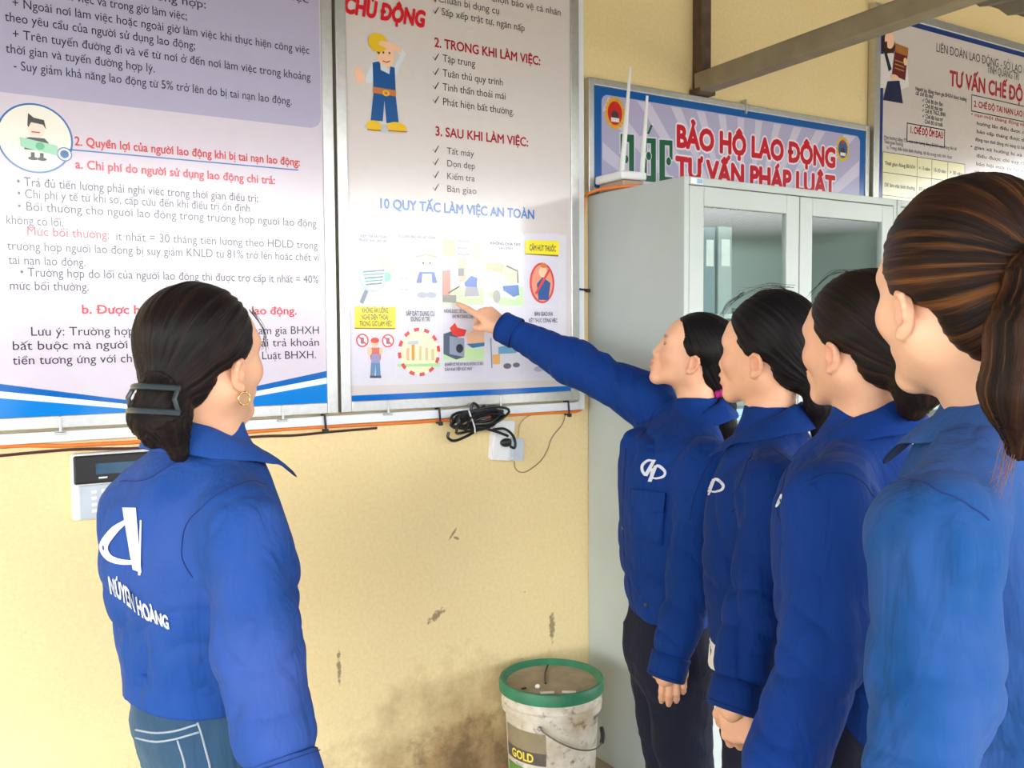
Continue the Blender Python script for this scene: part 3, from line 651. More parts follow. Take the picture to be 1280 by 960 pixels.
# pale yellow table
A = g6(160, 700); xT0, xT1 = A[0], g6(537, 800)[0]; zT1 = A[1]; zT0 = max(1.872, zT1-.26)
pr.rect(xT0, zT0, xT1, zT1, srgb(226, 220, 176), 2)
cols = [xT0, xT0+(xT1-xT0)*.40, xT0+(xT1-xT0)*.58, xT0+(xT1-xT0)*.78, xT1]
for x in cols: pr.rect(x-.0015, zT0, x+.0015, zT1, srgb(110, 104, 90), 3)
for z in (zT0, zT1-.17, zT1-.08, zT1): pr.rect(xT0, z-.0015, xT1, z+.0015, srgb(110, 104, 90), 3)
for zz, row in ((zT1-.05, ("Thời gian đóng BHXH", "< 15 năm", "15-30 năm", "> 30 năm")), (zT1-.135, ("ĐK làm việc bình thường", "30 ngày", "40 ngày", "60 ngày")), (zT1-.225, ("ĐK nặng nhọc độc hại", "40 ngày", "50 ngày", "70 ngày"))):
    for k, body in enumerate(row): pr.text(body, cols[k]+.012, zz, cols[k+1]-.012, .015, DKT, 4, .008)
# lady with a red book
pe6 = lambda c_, rx, ry, col, l: pe(c_, rx, ry, col, l, g6)
pp6 = lambda pts, col, l: pp(pts, col, l, g6)
HB = srgb(60, 30, 26); WSH = srgb(226, 222, 222)
pe6((186, 205), 30, 55, HB, 3); pe6((190, 185), 22, 40, SK, 4); pp6([(160, 200), (178, 190), (180, 240), (165, 245)], HB, 5)
pp6([(150, 250), (200, 245), (270, 270), (280, 400), (240, 415), (145, 405), (142, 330)], WSH, 3); pp6([(165, 245), (178, 245), (200, 320), (186, 330)], srgb(24, 32, 66), 4)
pp6([(218, 200), (276, 222), (262, 372), (200, 345)], srgb(104, 28, 34), 5); pp6([(218, 200), (276, 222), (274, 262), (214, 240)], srgb(170, 110, 50), 6); pe6((212, 358), 20, 14, SK, 6); pe6((262, 285), 9, 18, SK, 6)
pp6([(180, 375), (236, 372), (252, 478), (160, 462)], srgb(22, 34, 74), 4)
for k in range(3): pp6([(214, 275+k*18), (256, 290+k*18), (256, 295+k*18), (214, 280+k*18)], srgb(186, 140, 80), 6)
pr.build('print', t)
# ------------------------------------------------------------------ cabinet
CY, CH = -.449, 1.817
def build_cabinet(CX0, CX1, lab):
    t = empty('filing_cabinet', ((CX0+CX1)/2, -.225, 0), lab, 'cabinet')
    mb = MB(); e = .018
    mb.box((CX0, CY, .0), (CX0+e, -.002, CH), .003).box((CX1-e, CY, 0), (CX1, -.002, CH), .003)
    mb.box((CX0+e, CY, CH-.022), (CX1-e, -.002, CH), .002).box((CX0+e, CY+.03, .07), (CX1-e, -.002, .088)).box((CX0+e, CY, 0), (CX1-e, CY+.02, .07))
    mb.box((CX0+e, -.012, .088), (CX1-e, -.002, CH-.022)).box((CX0+e, CY+.03, .95), (CX1-e, -.012, .968))
    mb.build('carcass', M['steel'], t)
    for z in (1.10, 1.42): MB().box((CX0+e+.001, CY+.03, z), (CX1-e-.001, -.013, z+.014), .001).build('shelf', M['steel'], t)
    xm = (CX0+CX1)/2
    for a, b, hs in ((CX0+.019, xm-.002, 1), (xm+.002, CX1-.019, -1)):
        f = .056; z0, z1 = .985, CH-.024; y0, y1 = CY, CY+.022
        d = MB().box((a, y0, z0), (a+f, y1, z1), .003).box((b-f, y0, z0), (b, y1, z1), .003).box((a+f, y0, z1-f), (b-f, y1, z1), .003).box((a+f, y0, z0), (b-f, y1, z0+f+.03), .003).build('door', M['steel'], t)
        MB().box((a+f-.004, y0+.010, z0+f+.026), (b-f+.004, y0+.014, z1-f+.004)).build('glass_pane', M['glass'], d)
        hx = b-.030 if hs > 0 else a+.030
        MB().box((hx-.012, y0-.012, 1.26), (hx+.012, y0-.0005, 1.37), .004).build('handle', M['chrome'], d)
    for a, b, hs in ((CX0+.019, xm-.002, 1), (xm+.002, CX1-.019, -1)):
        d = MB().box((a, CY, .074), (b, CY+.022, .975), .003).build('door', M['steel'], t)
        hx = b-.030 if hs > 0 else a+.030
        MB().box((hx-.012, CY-.012, .62), (hx+.012, CY-.0005, .73), .004).build('handle', M['chrome'], d)
    return t
CX0, CX1 = 1.824, 2.772
build_cabinet(2.776, 3.724, 'second grey glazed cabinet, further from the posters, mostly hidden by the nearest person')
t = build_cabinet(CX0, CX1, 'tall pale grey steel cabinet with glazed doors, nearest the posters, router on its corner')
# blue and white sticker on the top rail
A = wall_at(867, 224, CY)
pr = Print(CY-.0006); pr.rect(A[0]-.010, 1.797, A[0]+.036, 1.8135, srgb(226, 230, 234), 0); pr.rect(A[0]+.012, 1.799, A[0]+.034, 1.8115, srgb(140, 170, 205), 1)
pr.build('sticker', t)
# things on the cabinet shelves
def paper_stack(x, y, z, w, d, h, lab, col, cat='papers'):
    m = mat('paper_stack', col, .7, 0, .05)
    mb = MB(); n = 5
    for k in range(n):
        o = .004*math.sin(k*2.3); mb.box((x-w/2+o, y-d/2-o, z+h*k/n), (x+w/2+o, y+d/2-o, z+h*(k+1)/n-.0006))
    return tag(mb.build('paper_stack', m), lab, cat)
paper_stack(2.02, -.30, 1.1145, .20, .22, .035, 'blue and white leaflet stack on the glazed shelf behind the second woman', srgb(170, 205, 235))
paper_stack(2.225, -.25, 1.4345, .11, .22, .022, 'pale paper stack on the upper shelf behind the left glass door', srgb(200, 212, 210))
def binder(x, w, h, z, col, lab, y=-.19):
    t = empty('document_folder', (x, y, z), lab, 'folder', 'folders standing behind the left glass door')
    MB().box((x-w/2, y-.14, z+.0005), (x+w/2, y+.14, z+h), .004).build('cover', mat('folder_board', col, .5, 0, .06), t)
    MB().box((x-w*.3, y-.1415, z+h*.55), (x+w*.3, y-.1398, z+h*.85)).build('spine_label', M['paper'], t)
for k, (w, h, col, nm) in enumerate(((.055, .27, srgb(60, 72, 84), 'dark slate folder standing leftmost behind the left glass door'), (.06, .275, srgb(150, 166, 168), 'pale teal grey folder standing second behind the left glass door'), (.05, .265, srgb(126, 142, 150), 'mid grey folder standing third behind the left glass door'), (.06, .27, srgb(168, 178, 176), 'light grey folder standing fourth behind the left glass door'))):
    binder(1.905+.066*k, w, h, 1.434, col, nm)

# ------------------------------------------------------------------ router on the cabinet corner
t = empty('wifi_router', (1.86, -.11, CH), 'white wireless router with two upright antennas on the back corner of the grey cabinet', 'router')
Rm = Matrix.Translation((1.872, -.106, CH+.030)) @ Matrix.Rotation(math.radians(-3), 4, 'Z')
MB().box((-.046, -.072, 0), (.050, .072, .026), .006, Rm).build('case', M['white_plastic'], t)
MB().box((-.034, -.062, -.0295), (.044, .066, -.0005), .004, Rm).build('stand', mat('brown_card', srgb(176, 150, 128), .7), t)
for (bx, by, px1, py1) in ((1.838, -.155, 788, 84), (1.908, -.166, 809, 120)):
    a = np.array([bx, by, CH+.040]); b = at(px1, py1, float((a-CAM_LOC)@CF)+.01)
    MB().tube([a, a+(b-a)*.5, a+(b-a)*.62, b], [.0085, .0075, .0062, .004], 10).build('antenna', M['white_plastic'], t, 'auto')
# ------------------------------------------------------------------ trunking, cables and clips
t = empty('cable_trunking', (1.0, 0, 1.13), 'white cable trunking running level along the wall under both boards', 'cable trunking')
ZT0, ZT1 = 1.137, 1.162
MB().box((-.6, -.026, ZT0), (1.769, -.001, ZT1), .002).build('trunking_run', M['trunking'], t)
t2 = empty('cable_trunking', (1.78, 0, 1.137), 'white cable trunking rising vertically between the safety poster and the grey cabinet', 'cable trunking')
MB().box((1.7695, -.026, ZT0), (1.793, -.001, 2.78), .002).build('trunking_riser', M['trunking'], t2)
def strap(x0, z0, x1, z1, par, r=.0035):
    d = Vector((x1-x0, 0, z1-z0)); n = Vector((-d.z, 0, d.x)).normalized()*.004
    MB().tube([(x0, -.010, z0), (x0, -.033, z0+.001), ((x0+x1)/2, -.0335, (z0+z1)/2), (x1, -.033, z1), (x1, -.010, z1-.002)], r, 6).box((x1-.006, -.040, z1-.008), (x1+.006, -.029, z1+.003), .002).build('cable_tie', M['black_plastic'], par)
for q in ((406, 527), (549, 519), (710, 508)):
    p = wall_at(*q, -.03); strap(p[0]-.001, ZT1+.003, p[0]+.002, ZT0-.012, t)
p = wall_at(722, 362, -.03); strap(1.757, p[2]+.001, 1.801, p[2], t2)
P = [(-.6, 1.130)] + [(x, 1.130+.0016*math.sin(x*9)+(-.006 if .2 < x < .6 else 0)) for x in np.linspace(-.4, 1.74, 26)] + [(1.775, 1.130), (1.799, 1.145), (1.801, 1.2)] + [(1.801+.001*math.sin(z*9), z) for z in np.linspace(1.3, 1.72, 8)]
P = [(x, -.007, z) for x, z in P]
top = [(1.802, -.010, 1.775), (1.806, -.02, 1.815), (1.816, -.10, 1.826), (1.845, -.200, 1.8225), (1.90, -.215, 1.8225), (1.96, -.19, 1.8225)]
tag(MB().tube(catmull(P+top, 4), .0048, 8).build('orange_cable', M['orange'], None, 'auto'), 'orange cable running under the white trunking and up onto the cabinet beside the router', 'cable')
P2 = [(x, -.017, z-.0) for x, _, z in []]
P2 = [(1.30, -.012, 1.1175), (1.55, -.012, 1.1185)]
tag(MB().tube(catmull([(.12, -.009, 1.111), (.30, -.012, 1.1155), (.45, -.012, 1.108), (.56, -.012, 1.1145), (.75, -.011, 1.117), (.84, -.012, 1.114), (.95, -.011, 1.117), (1.08, -.010, 1.119)], 5), .0035, 7).build('cable', mat('dark_red_sheath', srgb(70, 40, 36), .5), None, 'auto'), 'thin dark cable looping along below the orange cable under the left board', 'cable')
def wallpts(q, y): return [tuple(wall_at(a, b, y)) for a, b in q]
# socket outlet
t = empty('wall_socket', (1.50, 0, 1.0), 'white wall socket with an adapter beside it, under the coil of black cable', 'socket')
A = wall_at(620, 527, -.02); B = wall_at(643, 575, -.02)
def slant_box(q, y0, y1, bev=.004):
    bm = MB(); F = [tuple(wall_at(a, b, y1)) for a, b in q]; K = [(p[0], y0, p[2]) for p in F]
    bm.add(F+K, [(0, 1, 2, 3), (7, 6, 5, 4), (0, 4, 5, 1), (1, 5, 6, 2), (2, 6, 7, 3), (3, 7, 4, 0)])
    bmesh.ops.bevel(bm.bm, geom=list(bm.bm.edges), offset=bev, segments=2, affect='EDGES'); return bm
slant_box([(619, 526), (645, 526), (640, 576), (615, 575)], -.001, -.030).build('housing', M['white_plastic'], t)
p = wall_at(632, 553, -.03); MB().sphere((p[0], -.034, p[2]), .016, 16, 10, (1.35, .7, .85)).build('plug', M['black_plastic'], t, True)
t = empty('power_adapter', (1.55, 0, .99), 'light grey plug-in power adapter on the right edge of the white socket', 'adapter')
slant_box([(641, 547), (656, 549), (655, 577), (640, 575)], -.001, -.048).build('case', M['grey_plastic'], t)
q = [(643, 577), (644, 585), (650, 590), (659, 589), (675, 577), (684, 563), (690, 547), (703, 530), (707, 516)]
MB().tube(catmull(wallpts(q, -.006), 6), .0016, 6).build('lead', mat('brown_thin_wire', srgb(140, 120, 95), .6), t)
q = [(648, 546), (650, 530), (661, 520), (680, 514)]
tag(MB().tube(catmull(wallpts(q, -.005), 5), .0014, 6).build('thin_wire', mat('pale_wire', srgb(196, 170, 120), .6)), 'thin pale wire rising from the adapter to the trunking', 'wire')
# coil of black cable
t = empty('cable_coil', (1.40, -.05, 1.09), 'bundle of black power cable hanging tied on the trunking above the wall socket', 'cable')
rnd = random.Random(11)
mb = MB()
ca = wall_at(577, 528, -.045); cb = wall_at(612, 520, -.045)
def loop(c, rx, rz, rot, y, r, n=26, ph=0, wob=.12):
    pts = []
    for k in range(n+1):
        a = 2*math.pi*k/n+ph; w_ = 1+wob*math.sin(2*a+ph)+.06*math.sin(5*a+ph)
        x, z = rx*math.cos(a)*w_, rz*math.sin(a)*w_
        pts.append((c[0]+x*math.cos(rot)-z*math.sin(rot), y+.008*math.sin(3*a+ph), c[2]+x*math.sin(rot)+z*math.cos(rot)))
    return pts
cm = (np.array(ca)+np.array(cb))/2
for k in range(9):
    c_ = cm+np.array([rnd.uniform(-.012, .012), 0, rnd.uniform(-.010, .010)])
    mb.tube(loop(c_, .072+rnd.uniform(-.012, .012), .022+rnd.uniform(-.010, .012), .16+rnd.uniform(-.14, .12), -.043-.0045*k, .0042, ph=rnd.uniform(0, 6)), .0042, 7, False)
q1 = wallpts([(588, 512), (592, 504), (598, 509), (601, 520)], -.055); mb.tube(catmull(q1, 5), .004, 7)
q1 = wallpts([(599, 512), (606, 507)], -.05); mb.tube(q1, .004, 7)
q1 = wallpts([(561, 540), (560, 547), (568, 551), (582, 546), (598, 537)], -.05); mb.tube(catmull(q1, 5), .0042, 7)
q1 = wallpts([(608, 536), (622, 540), (635, 545)], -.05); mb.tube(catmull(q1, 5), .0042, 7)
q1 = wallpts([(616, 537), (630, 536), (640, 543), (644, 553), (643, 560), (638, 558)], -.05); mb.tube(catmull(q1, 5), .0042, 7)
mb.build('cable', M['black_plastic'], t, 'auto')
q1 = wallpts([(586, 513), (589, 522), (593, 533), (594, 541)], -.082); MB().tube(catmull(q1, 5), .0022, 6).build('tie_wire', mat('silver_tie', (.7, .7, .7), .4), t)

# ------------------------------------------------------------------ keypad unit on the wall
t = empty('time_clock', (.39, 0, .95), 'wall keypad unit, black screen half above grey keys, left of the woman showing her back', 'keypad terminal')
x0, x1, z0, z1 = .296, .48, .948, 1.106; zm = 1.034
MB().box((x0, -.034, z0), (x1, -.001, z1), .006).build('back_case', M['white_plastic'], t)
MB().box((x0+.003, -.044, zm+.001), (x1-.003, -.0345, z1-.004), .004).build('screen_panel', M['black_plastic'], t)
MB().box((x0+.05, -.0455, zm+.022), (x1-.045, -.0442, z1-.024)).build('display', M['screen'], t)
kp = MB().box((x0+.012, -.042, z0+.004), (x1-.004, -.0345, zm-.002), .003).build('keypad', M['grey_plastic'], t)
for r_ in range(4):
    for c_ in range(5):
        x = x0+.045+.022*c_; z = zm-.018-.015*r_
        MB().box((x-.006, -.0445, z-.004), (x+.006, -.0421, z+.004), .001).build('key', M['white_plastic'], kp)
pr = Print(-.0445); pr.rect(x0+.056, zm+.012, x0+.075, zm+.016, WHITE, 0); pr.build('mark', t)

# ------------------------------------------------------------------ paint bucket
BX, BY = 1.535, -.205
t = empty('paint_bucket', (BX, BY, 0), 'dirty white plastic paint bucket with a green lid, on the floor by the cabinet', 'bucket')
bm_ = bpy.data.materials.new('grimy_white_plastic'); bm_.use_nodes = True; nt = bm_.node_tree; L = nt.links.new; b = nt.nodes['Principled BSDF']
tcn = nt.nodes.new('ShaderNodeTexCoord')
def nz(sc, lo, hi, v0, v1):
    n = nt.nodes.new('ShaderNodeTexNoise'); n.inputs['Scale'].default_value = sc; n.inputs['Detail'].default_value = 7; n.inputs['Roughness'].default_value = .65; L(tcn.outputs['Object'], n.inputs['Vector'])
    r = nt.nodes.new('ShaderNodeMapRange'); r.inputs[1].default_value = lo; r.inputs[2].default_value = hi; r.inputs[3].default_value = v0; r.inputs[4].default_value = v1; L(n.outputs[0], r.inputs[0]); return r.outputs[0]
def mixc(f, c1, c2):
    x = nt.nodes.new('ShaderNodeMix'); x.data_type = 'RGBA'; L(f, x.inputs[0])
    for i, c in ((6, c1), (7, c2)):
        if isinstance(c, tuple): x.inputs[i].default_value = c
        else: L(c, x.inputs[i])
    return x.outputs[2]
c1 = mixc(nz(9, .4, .68, 0, .9), srgb(216, 210, 196), srgb(170, 150, 116)); c1 = mixc(nz(30, .56, .68, 0, .9), c1, srgb(112, 88, 56))
L(c1, b.inputs['Base Color']); b.inputs['Roughness'].default_value = .5
gm = mat('green_lid_plastic', srgb(44, 118, 84), .5, 0, .22, 16, bump=.2, bscale=50)
dm = mat('dusty_lid_top', srgb(168, 152, 128), .85, 0, .18, 18, bump=.4, bscale=70)
H = .375
MB().lathe([(.118, 0), (.122, .004), (.136, H-.085), (.1365, H-.082), (.146, H-.080), (.1475, H-.060), (.142, H-.056), (.142, H-.042), (.1485, H-.040), (.149, H-.026)], (BX, BY, 0)).build('pail', bm_, t, 'auto')
MB().lathe([(.1495, H-.030), (.153, H-.028), (.154, H-.004), (.150, H+.004), (.144, H+.005), (.134, H-.006), (.130, H-.012)], (BX, BY, 0)).build('lid', gm, t, 'auto')
MB().lathe([(.1315, H-.0135), (.131, H-.0105), (.05, H-.0095), (.01, H-.0092)], (BX, BY, 0)).build('dusty_disc', dm, t, 'auto')
# handle hanging on the camera side
th = math.atan2(-.75, -.62)
def on_pail(ang, z, r): return (BX+r*math.cos(ang), BY+r*math.sin(ang), z)
a0 = math.radians(225); pts = []
for k in range(15):
    u = k/14; a = math.radians(222+u*105); pts.append(on_pail(a, .285-.075*math.sin(u*math.pi*.72)-.004, .146+.012*math.sin(u*math.pi)))
hd = MB().tube(catmull(pts, 3), .0022, 6).build('handle', mat('handle_wire', srgb(108, 106, 96), .5, .5), t)
MB().tube(pts[11:15], .0065, 8).build('grip', M['black_plastic'], hd)
MB().sphere(on_pail(math.radians(222), .282, .147), .007, 10, 6).build('ear', mat('ear_plastic', srgb(150, 148, 138), .5), t)
# printed label wrapped on the pail
def wrap(pr_, name):
    V = [on_pail(v[0], v[2], .1225+.0135*(v[2]/.29)+.0012+(-(v[1]))*2) for v in pr_.V]
    pr_.V = V; return pr_.build(name, t, mat('label_ink', (1, 1, 1), .5, 0, .10, 25, attr='ink'))
pr = Print(0)
def gridrect(a0, a1, z0, z1, col, l):
    n = 10
    for k in range(n): pr.rect(a0+(a1-a0)*k/n, z0, a0+(a1-a0)*(k+1)/n, z1, col, l)
gridrect(math.radians(165), math.radians(228), .205, .262, srgb(142, 128, 100), 1)
gridrect(math.radians(165), math.radians(228), .168, .206, srgb(92, 82, 76), 1)
gridrect(math.radians(165), math.radians(228), .120, .152, srgb(96, 140, 60), 1)
pr.text("GOLD", math.radians(178), .176, math.radians(213), .024, srgb(226, 206, 70), 3, .03)
wrap(pr, 'label'); pr = Print(0)
pr.text("M 18 LÍT NGOẠI THẤT", math.radians(286), .262, math.radians(318), .010, srgb(110, 110, 106), 2)
for k in range(9): pr.rect(math.radians(295+k*2.4), .276, math.radians(296.5+k*2.4), .288, srgb(80, 80, 78), 2)
wrap(pr, 'printed_text')
# litter lying on the lid
tag(MB().tube(catmull([(BX-.035, BY-.02, H-.004), (BX-.01, BY+.02, H-.005), (BX+.02, BY+.06, H-.004), (BX+.055, BY+.098, H-.002)], 5), .003, 6).build('cable_tie', M['black_plastic']), 'black cut cable tie lying across the dusty bucket lid', 'cable tie')
def scrap(x, y, rot, lab, sx=.020, sy=.008, gz=0):
    tag(MB().box((-sx, -sy, 0), (sx, sy, .003), .001, Matrix.Translation((x, y, H-.0085+gz)) @ Matrix.Rotation(rot, 4, 'Z')).build('plastic_scrap', M['paper']), lab, 'scrap')
u_ = np.array([.86, -.5]); v_ = np.array([.5, .86])
for (a_, b_, r_, lab) in ((-.020, -.098, -.45, 'left white scrap of the two on the near rim of the bucket lid'), (.042, -.098, -.65, 'right white scrap of the two on the near rim of the bucket lid')):
    p = np.array([BX, BY])+u_*a_+v_*b_; scrap(p[0], p[1], r_, lab)
p = np.array([BX, BY])+u_*-.045+v_*-.06
tag(MB().sphere((p[0], p[1], H-.003), .008, 10, 8, (1, 1, .8)).build('paper_ball', M['paper'], None, True), 'tiny crumpled white paper ball on the bucket lid', 'scrap')
p = np.array([BX, BY])+u_*-.085+v_*-.06
tag(MB().box((p[0]-.008, p[1]-.004, H-.0085), (p[0]+.008, p[1]+.004, H-.0060), .001).build('dark_chip', mat('dark_chip', srgb(60, 50, 40), .8)), 'small dark chip on the left of the dusty bucket lid', 'scrap')
# ------------------------------------------------------------------ figures: distance-field modelling
def vec(*a): return np.array(a, float)
def norm(v): return v/np.linalg.norm(v)
def rc(P, a, b, ra, rb):
    ab = b-a; t = np.clip(((P-a)@ab)/max(ab@ab, 1e-12), 0, 1)
    return np.linalg.norm(P-a-t[:, None]*ab, axis=1)-(ra+(rb-ra)*t)
def ell(P, c, r):
    q = P-c; k0 = np.linalg.norm(q/r, axis=1); k1 = np.linalg.norm(q/(np.array(r)**2), axis=1)
    return k0*(k0-1)/np.maximum(k1, 1e-9)
def smin(a, b, k):
    h = np.maximum(k-np.abs(a-b), 0)/k
    return np.minimum(a, b)-h*h*k*.25
def smax(a, b, k): return -smin(-a, -b, k)
def _hash(i, j, k):
    n = (i*374761393+j*668265263+k*2147483647) & 0xffffffff
    n = ((n ^ (n >> 13))*1274126177) & 0xffffffff
    return ((n ^ (n >> 16)) & 0xffff)/32767.5-1
def vnoise(P):
    I = np.floor(P).astype(np.int64); f = P-I; f = f*f*f*(f*(f*6-15)+10); r = 0
    for dx in (0, 1):
        for dy in (0, 1):
            for dz in (0, 1):
                w = (f[:, 0] if dx else 1-f[:, 0])*(f[:, 1] if dy else 1-f[:, 1])*(f[:, 2] if dz else 1-f[:, 2])
                r = r+w*_hash(I[:, 0]+dx, I[:, 1]+dy, I[:, 2]+dz)
    return r
def sdf_mesh(fn, lo, hi, h, smooth=1, bs=8):
    lo = np.array(lo, float); hi = np.array(hi, float)
    nb = np.ceil((hi-lo)/(h*bs)).astype(int); n = nb*bs+1
    bc = np.stack(np.meshgrid(*[np.arange(k) for k in nb], indexing='ij'), -1).reshape(-1, 3)
    dc = fn(lo+(bc+.5)*bs*h)
    Vv = np.empty(tuple(n), np.float32)
    big = np.repeat(np.repeat(np.repeat(np.where(dc > 0, 1., -1.).reshape(nb).astype(np.float32), bs, 0), bs, 1), bs, 2)
    Vv[:-1, :-1, :-1] = big; Vv[-1] = 1; Vv[:, -1] = 1; Vv[:, :, -1] = 1
    act = bc[np.abs(dc) < bs*h*1.45+.006]
    off = np.stack(np.meshgrid(*[np.arange(bs+1)]*3, indexing='ij'), -1).reshape(-1, 3)
    for s in range(0, len(act), 260):
        idx = (act[s:s+260, None, :]*bs+off[None]).reshape(-1, 3)
        Vv[idx[:, 0], idx[:, 1], idx[:, 2]] = fn(lo+idx*h)
    # surface nets
    S = Vv < 0
    nx, ny, nz = n-1
    cnt = np.zeros((nx, ny, nz), np.int8)
    for a in (0, 1):
        for b in (0, 1):
            for c in (0, 1): cnt += S[a:nx+a, b:ny+b, c:nz+c]
    cells = np.argwhere((cnt > 0) & (cnt < 8))
    vid = -np.ones((nx, ny, nz), np.int64); vid[cells[:, 0], cells[:, 1], cells[:, 2]] = np.arange(len(cells))
    acc = np.zeros((len(cells), 3)); num = np.zeros(len(cells))
    cor = [(a, b, c) for a in (0, 1) for b in (0, 1) for c in (0, 1)]
    g = lambda o: Vv[cells[:, 0]+o[0], cells[:, 1]+o[1], cells[:, 2]+o[2]].astype(float)
    gv = {o: g(o) for o in cor}
    for o in cor:
        for ax in range(3):
            if o[ax] == 0:
                q = list(o); q[ax] = 1; q = tuple(q); v0, v1 = gv[o], gv[q]
                m = (v0 < 0) != (v1 < 0); t = np.where(m, v0/np.where(m, v0-v1, 1), 0)
                p = np.tile(np.array(o, float), (len(cells), 1)); p[:, ax] += t
                acc[m] += p[m]; num[m] += 1
    V = lo+(cells+acc/num[:, None])*h
    F = []
    for ax in range(3):
        b, c = (ax+1) % 3, (ax+2) % 3
        s0 = [slice(None)]*3; s1 = [slice(None)]*3; s0[ax] = slice(0, -1); s1[ax] = slice(1, None)
        A, B = S[tuple(s0)], S[tuple(s1)]
        e = np.argwhere(A != B); sg = A[e[:, 0], e[:, 1], e[:, 2]]
        ok = (e[:, b] > 0) & (e[:, c] > 0) & (e[:, b] < (nx, ny, nz)[b]) & (e[:, c] < (nx, ny, nz)[c]); e = e[ok]; sg = sg[ok]
        def cid(db, dc_):
            q = e.copy(); q[:, b] -= db; q[:, c] -= dc_; return vid[q[:, 0], q[:, 1], q[:, 2]]
        Q = np.stack([cid(1, 1), cid(0, 1), cid(0, 0), cid(1, 0)], 1)
        Q[~sg] = Q[~sg][:, ::-1]; F.append(Q)
    F = np.concatenate(F); F = F[(F >= 0).all(1)]
    for _ in range(smooth): V = lap(V, F, .5); 
    return V, F
def lap(V, F, lam):
    E = np.concatenate([F[:, [0, 1]], F[:, [1, 2]], F[:, [2, 3]], F[:, [3, 0]]]); E = np.concatenate([E, E[:, ::-1]])
    s = np.stack([np.bincount(E[:, 0], V[E[:, 1], k], len(V)) for k in range(3)], 1); c = np.bincount(E[:, 0], minlength=len(V))
    return V+lam*(s/np.maximum(c, 1)[:, None]-V)
def vnormals(V, F):
    n = np.cross(V[F[:, 2]]-V[F[:, 0]], V[F[:, 3]]-V[F[:, 1]])
    N = np.stack([sum(np.bincount(F[:, j], n[:, k], len(V)) for j in range(4)) for k in range(3)], 1)
    return N/np.maximum(np.linalg.norm(N, axis=1)[:, None], 1e-12)
def np_mesh(name, V, F, mats, parent=None, attrs=None):
    me = bpy.data.meshes.new(name); nF = len(F)
    me.vertices.add(len(V)); me.vertices.foreach_set('co', V.astype(np.float32).ravel())
    me.loops.add(nF*4); me.loops.foreach_set('vertex_index', F.astype(np.int32).ravel())
    me.polygons.add(nF); me.polygons.foreach_set('loop_start', np.arange(nF, dtype=np.int32)*4)
    try: me.polygons.foreach_set('loop_total', np.full(nF, 4, np.int32))
    except Exception: pass
    me.update(calc_edges=True); me.validate()
    for k, v in (attrs or {}).items():
        if v.shape[1] == 3:
            a = me.attributes.new(k, 'FLOAT_VECTOR', 'POINT'); a.data.foreach_set('vector', v.astype(np.float32).ravel())
        else:
            a = me.attributes.new(k, 'FLOAT_COLOR', 'POINT'); a.data.foreach_set('color', v.astype(np.float32).ravel())
    return link(name, me, mats, parent, True)

# ---- the head, in its own frame: face towards -y, crown +z, the person's left +x
def head_sdf(Q, mouth=0.0):
    X = np.abs(Q[:, 0]); S = np.stack([X, Q[:, 1], Q[:, 2]], 1)
    d = ell(Q, vec(0, .014, .042), (.0745, .095, .081))
    d = smin(d, ell(Q, vec(0, -.026, -.004), (.0635, .066, .082)), .03)
    d = smin(d, rc(S, vec(.046, .002, -.044), vec(.012, -.070, -.086), .026, .019), .03)
    d = smin(d, ell(Q, vec(0, -.080, -.089), (.020, .015, .015)), .022)
    d = smin(d, ell(S, vec(.038, -.062, -.018), (.026, .022, .024)), .025)
    d = smin(d, ell(Q, vec(0, -.034, .046), (.060, .054, .048)), .03)
    d = smin(d, ell(S, vec(.024, -.074, .031), (.030, .0125, .010)), .022)
    d = smax(d, -ell(S, vec(.031, -.104, .010), (.019, .0165, .012)), .016)
    d = smin(d, ell(S, vec(.030, -.076, .009), (.0145, .013, .0118)), .004)
    d = smin(d, rc(Q, vec(0, -.088, .020), vec(0, -.104, -.022), .0065, .0095), .012)
    d = smin(d, ell(S, vec(.0105, -.095, -.026), (.0085, .010, .0078)), .008)
    d = smin(d, ell(Q, vec(0, -.088, -.052), (.030, .016, .022)), .016)
    d = smin(d, ell(Q, vec(0, -.1015, -.0475), (.021, .0075, .0055)), .005)
    d = smin(d, ell(Q, vec(0, -.0985, -.0605-mouth), (.018, .0085, .0062)), .005)
    d = smax(d, -rc(S, vec(0, -.112, -.054-mouth*.5), vec(.020, -.098, -.053-mouth*.5), .0022+mouth*.45, .0015), .004)
    # ears
    S0 = S; S = (S-vec(.079, .012, -.018))/ES+vec(.079, .012, -.016)
    e = ell(S, vec(.079, .012, -.016), (.0075, .0175, .030))
    rim = [(.079, -.006, -.006), (.082, -.005, .006), (.087, .006, .0145), (.090, .018, .010), (.090, .025, -.003), (.087, .022, -.018), (.083, .012, -.032), (.080, .003, -.044), (.077, -.003, -.040)]
    for a, b in zip(rim[:-1], rim[1:]): e = smin(e, rc(S, vec(*a), vec(*b), .0044, .0044), .006)
    e = smin(e, ell(S, vec(.080, .002, -.041), (.006, .008, .009)), .006)
    e = smax(e, -ell(S, vec(.0890, .0105, -.014), (.0100, .0092, .0165)), .004)
    e = smin(e, ell(S, vec(.081, -.0045, -.017), (.0042, .0045, .007)), .005)
    return smin(d, e*ES, .008)
ES = .80
HL = np.array([(-.20, .10), (-.085, .078), (-.07, .060), (-.05, .044), (-.032, .036), (-.012, .031), (-.004, .0), (.004, -.014), (.018, -.026), (.035, -.042), (.055, -.058), (.075, -.074), (.092, -.080), (.105, -.070), (.118, -.055), (.14, -.03), (.2, .03)])
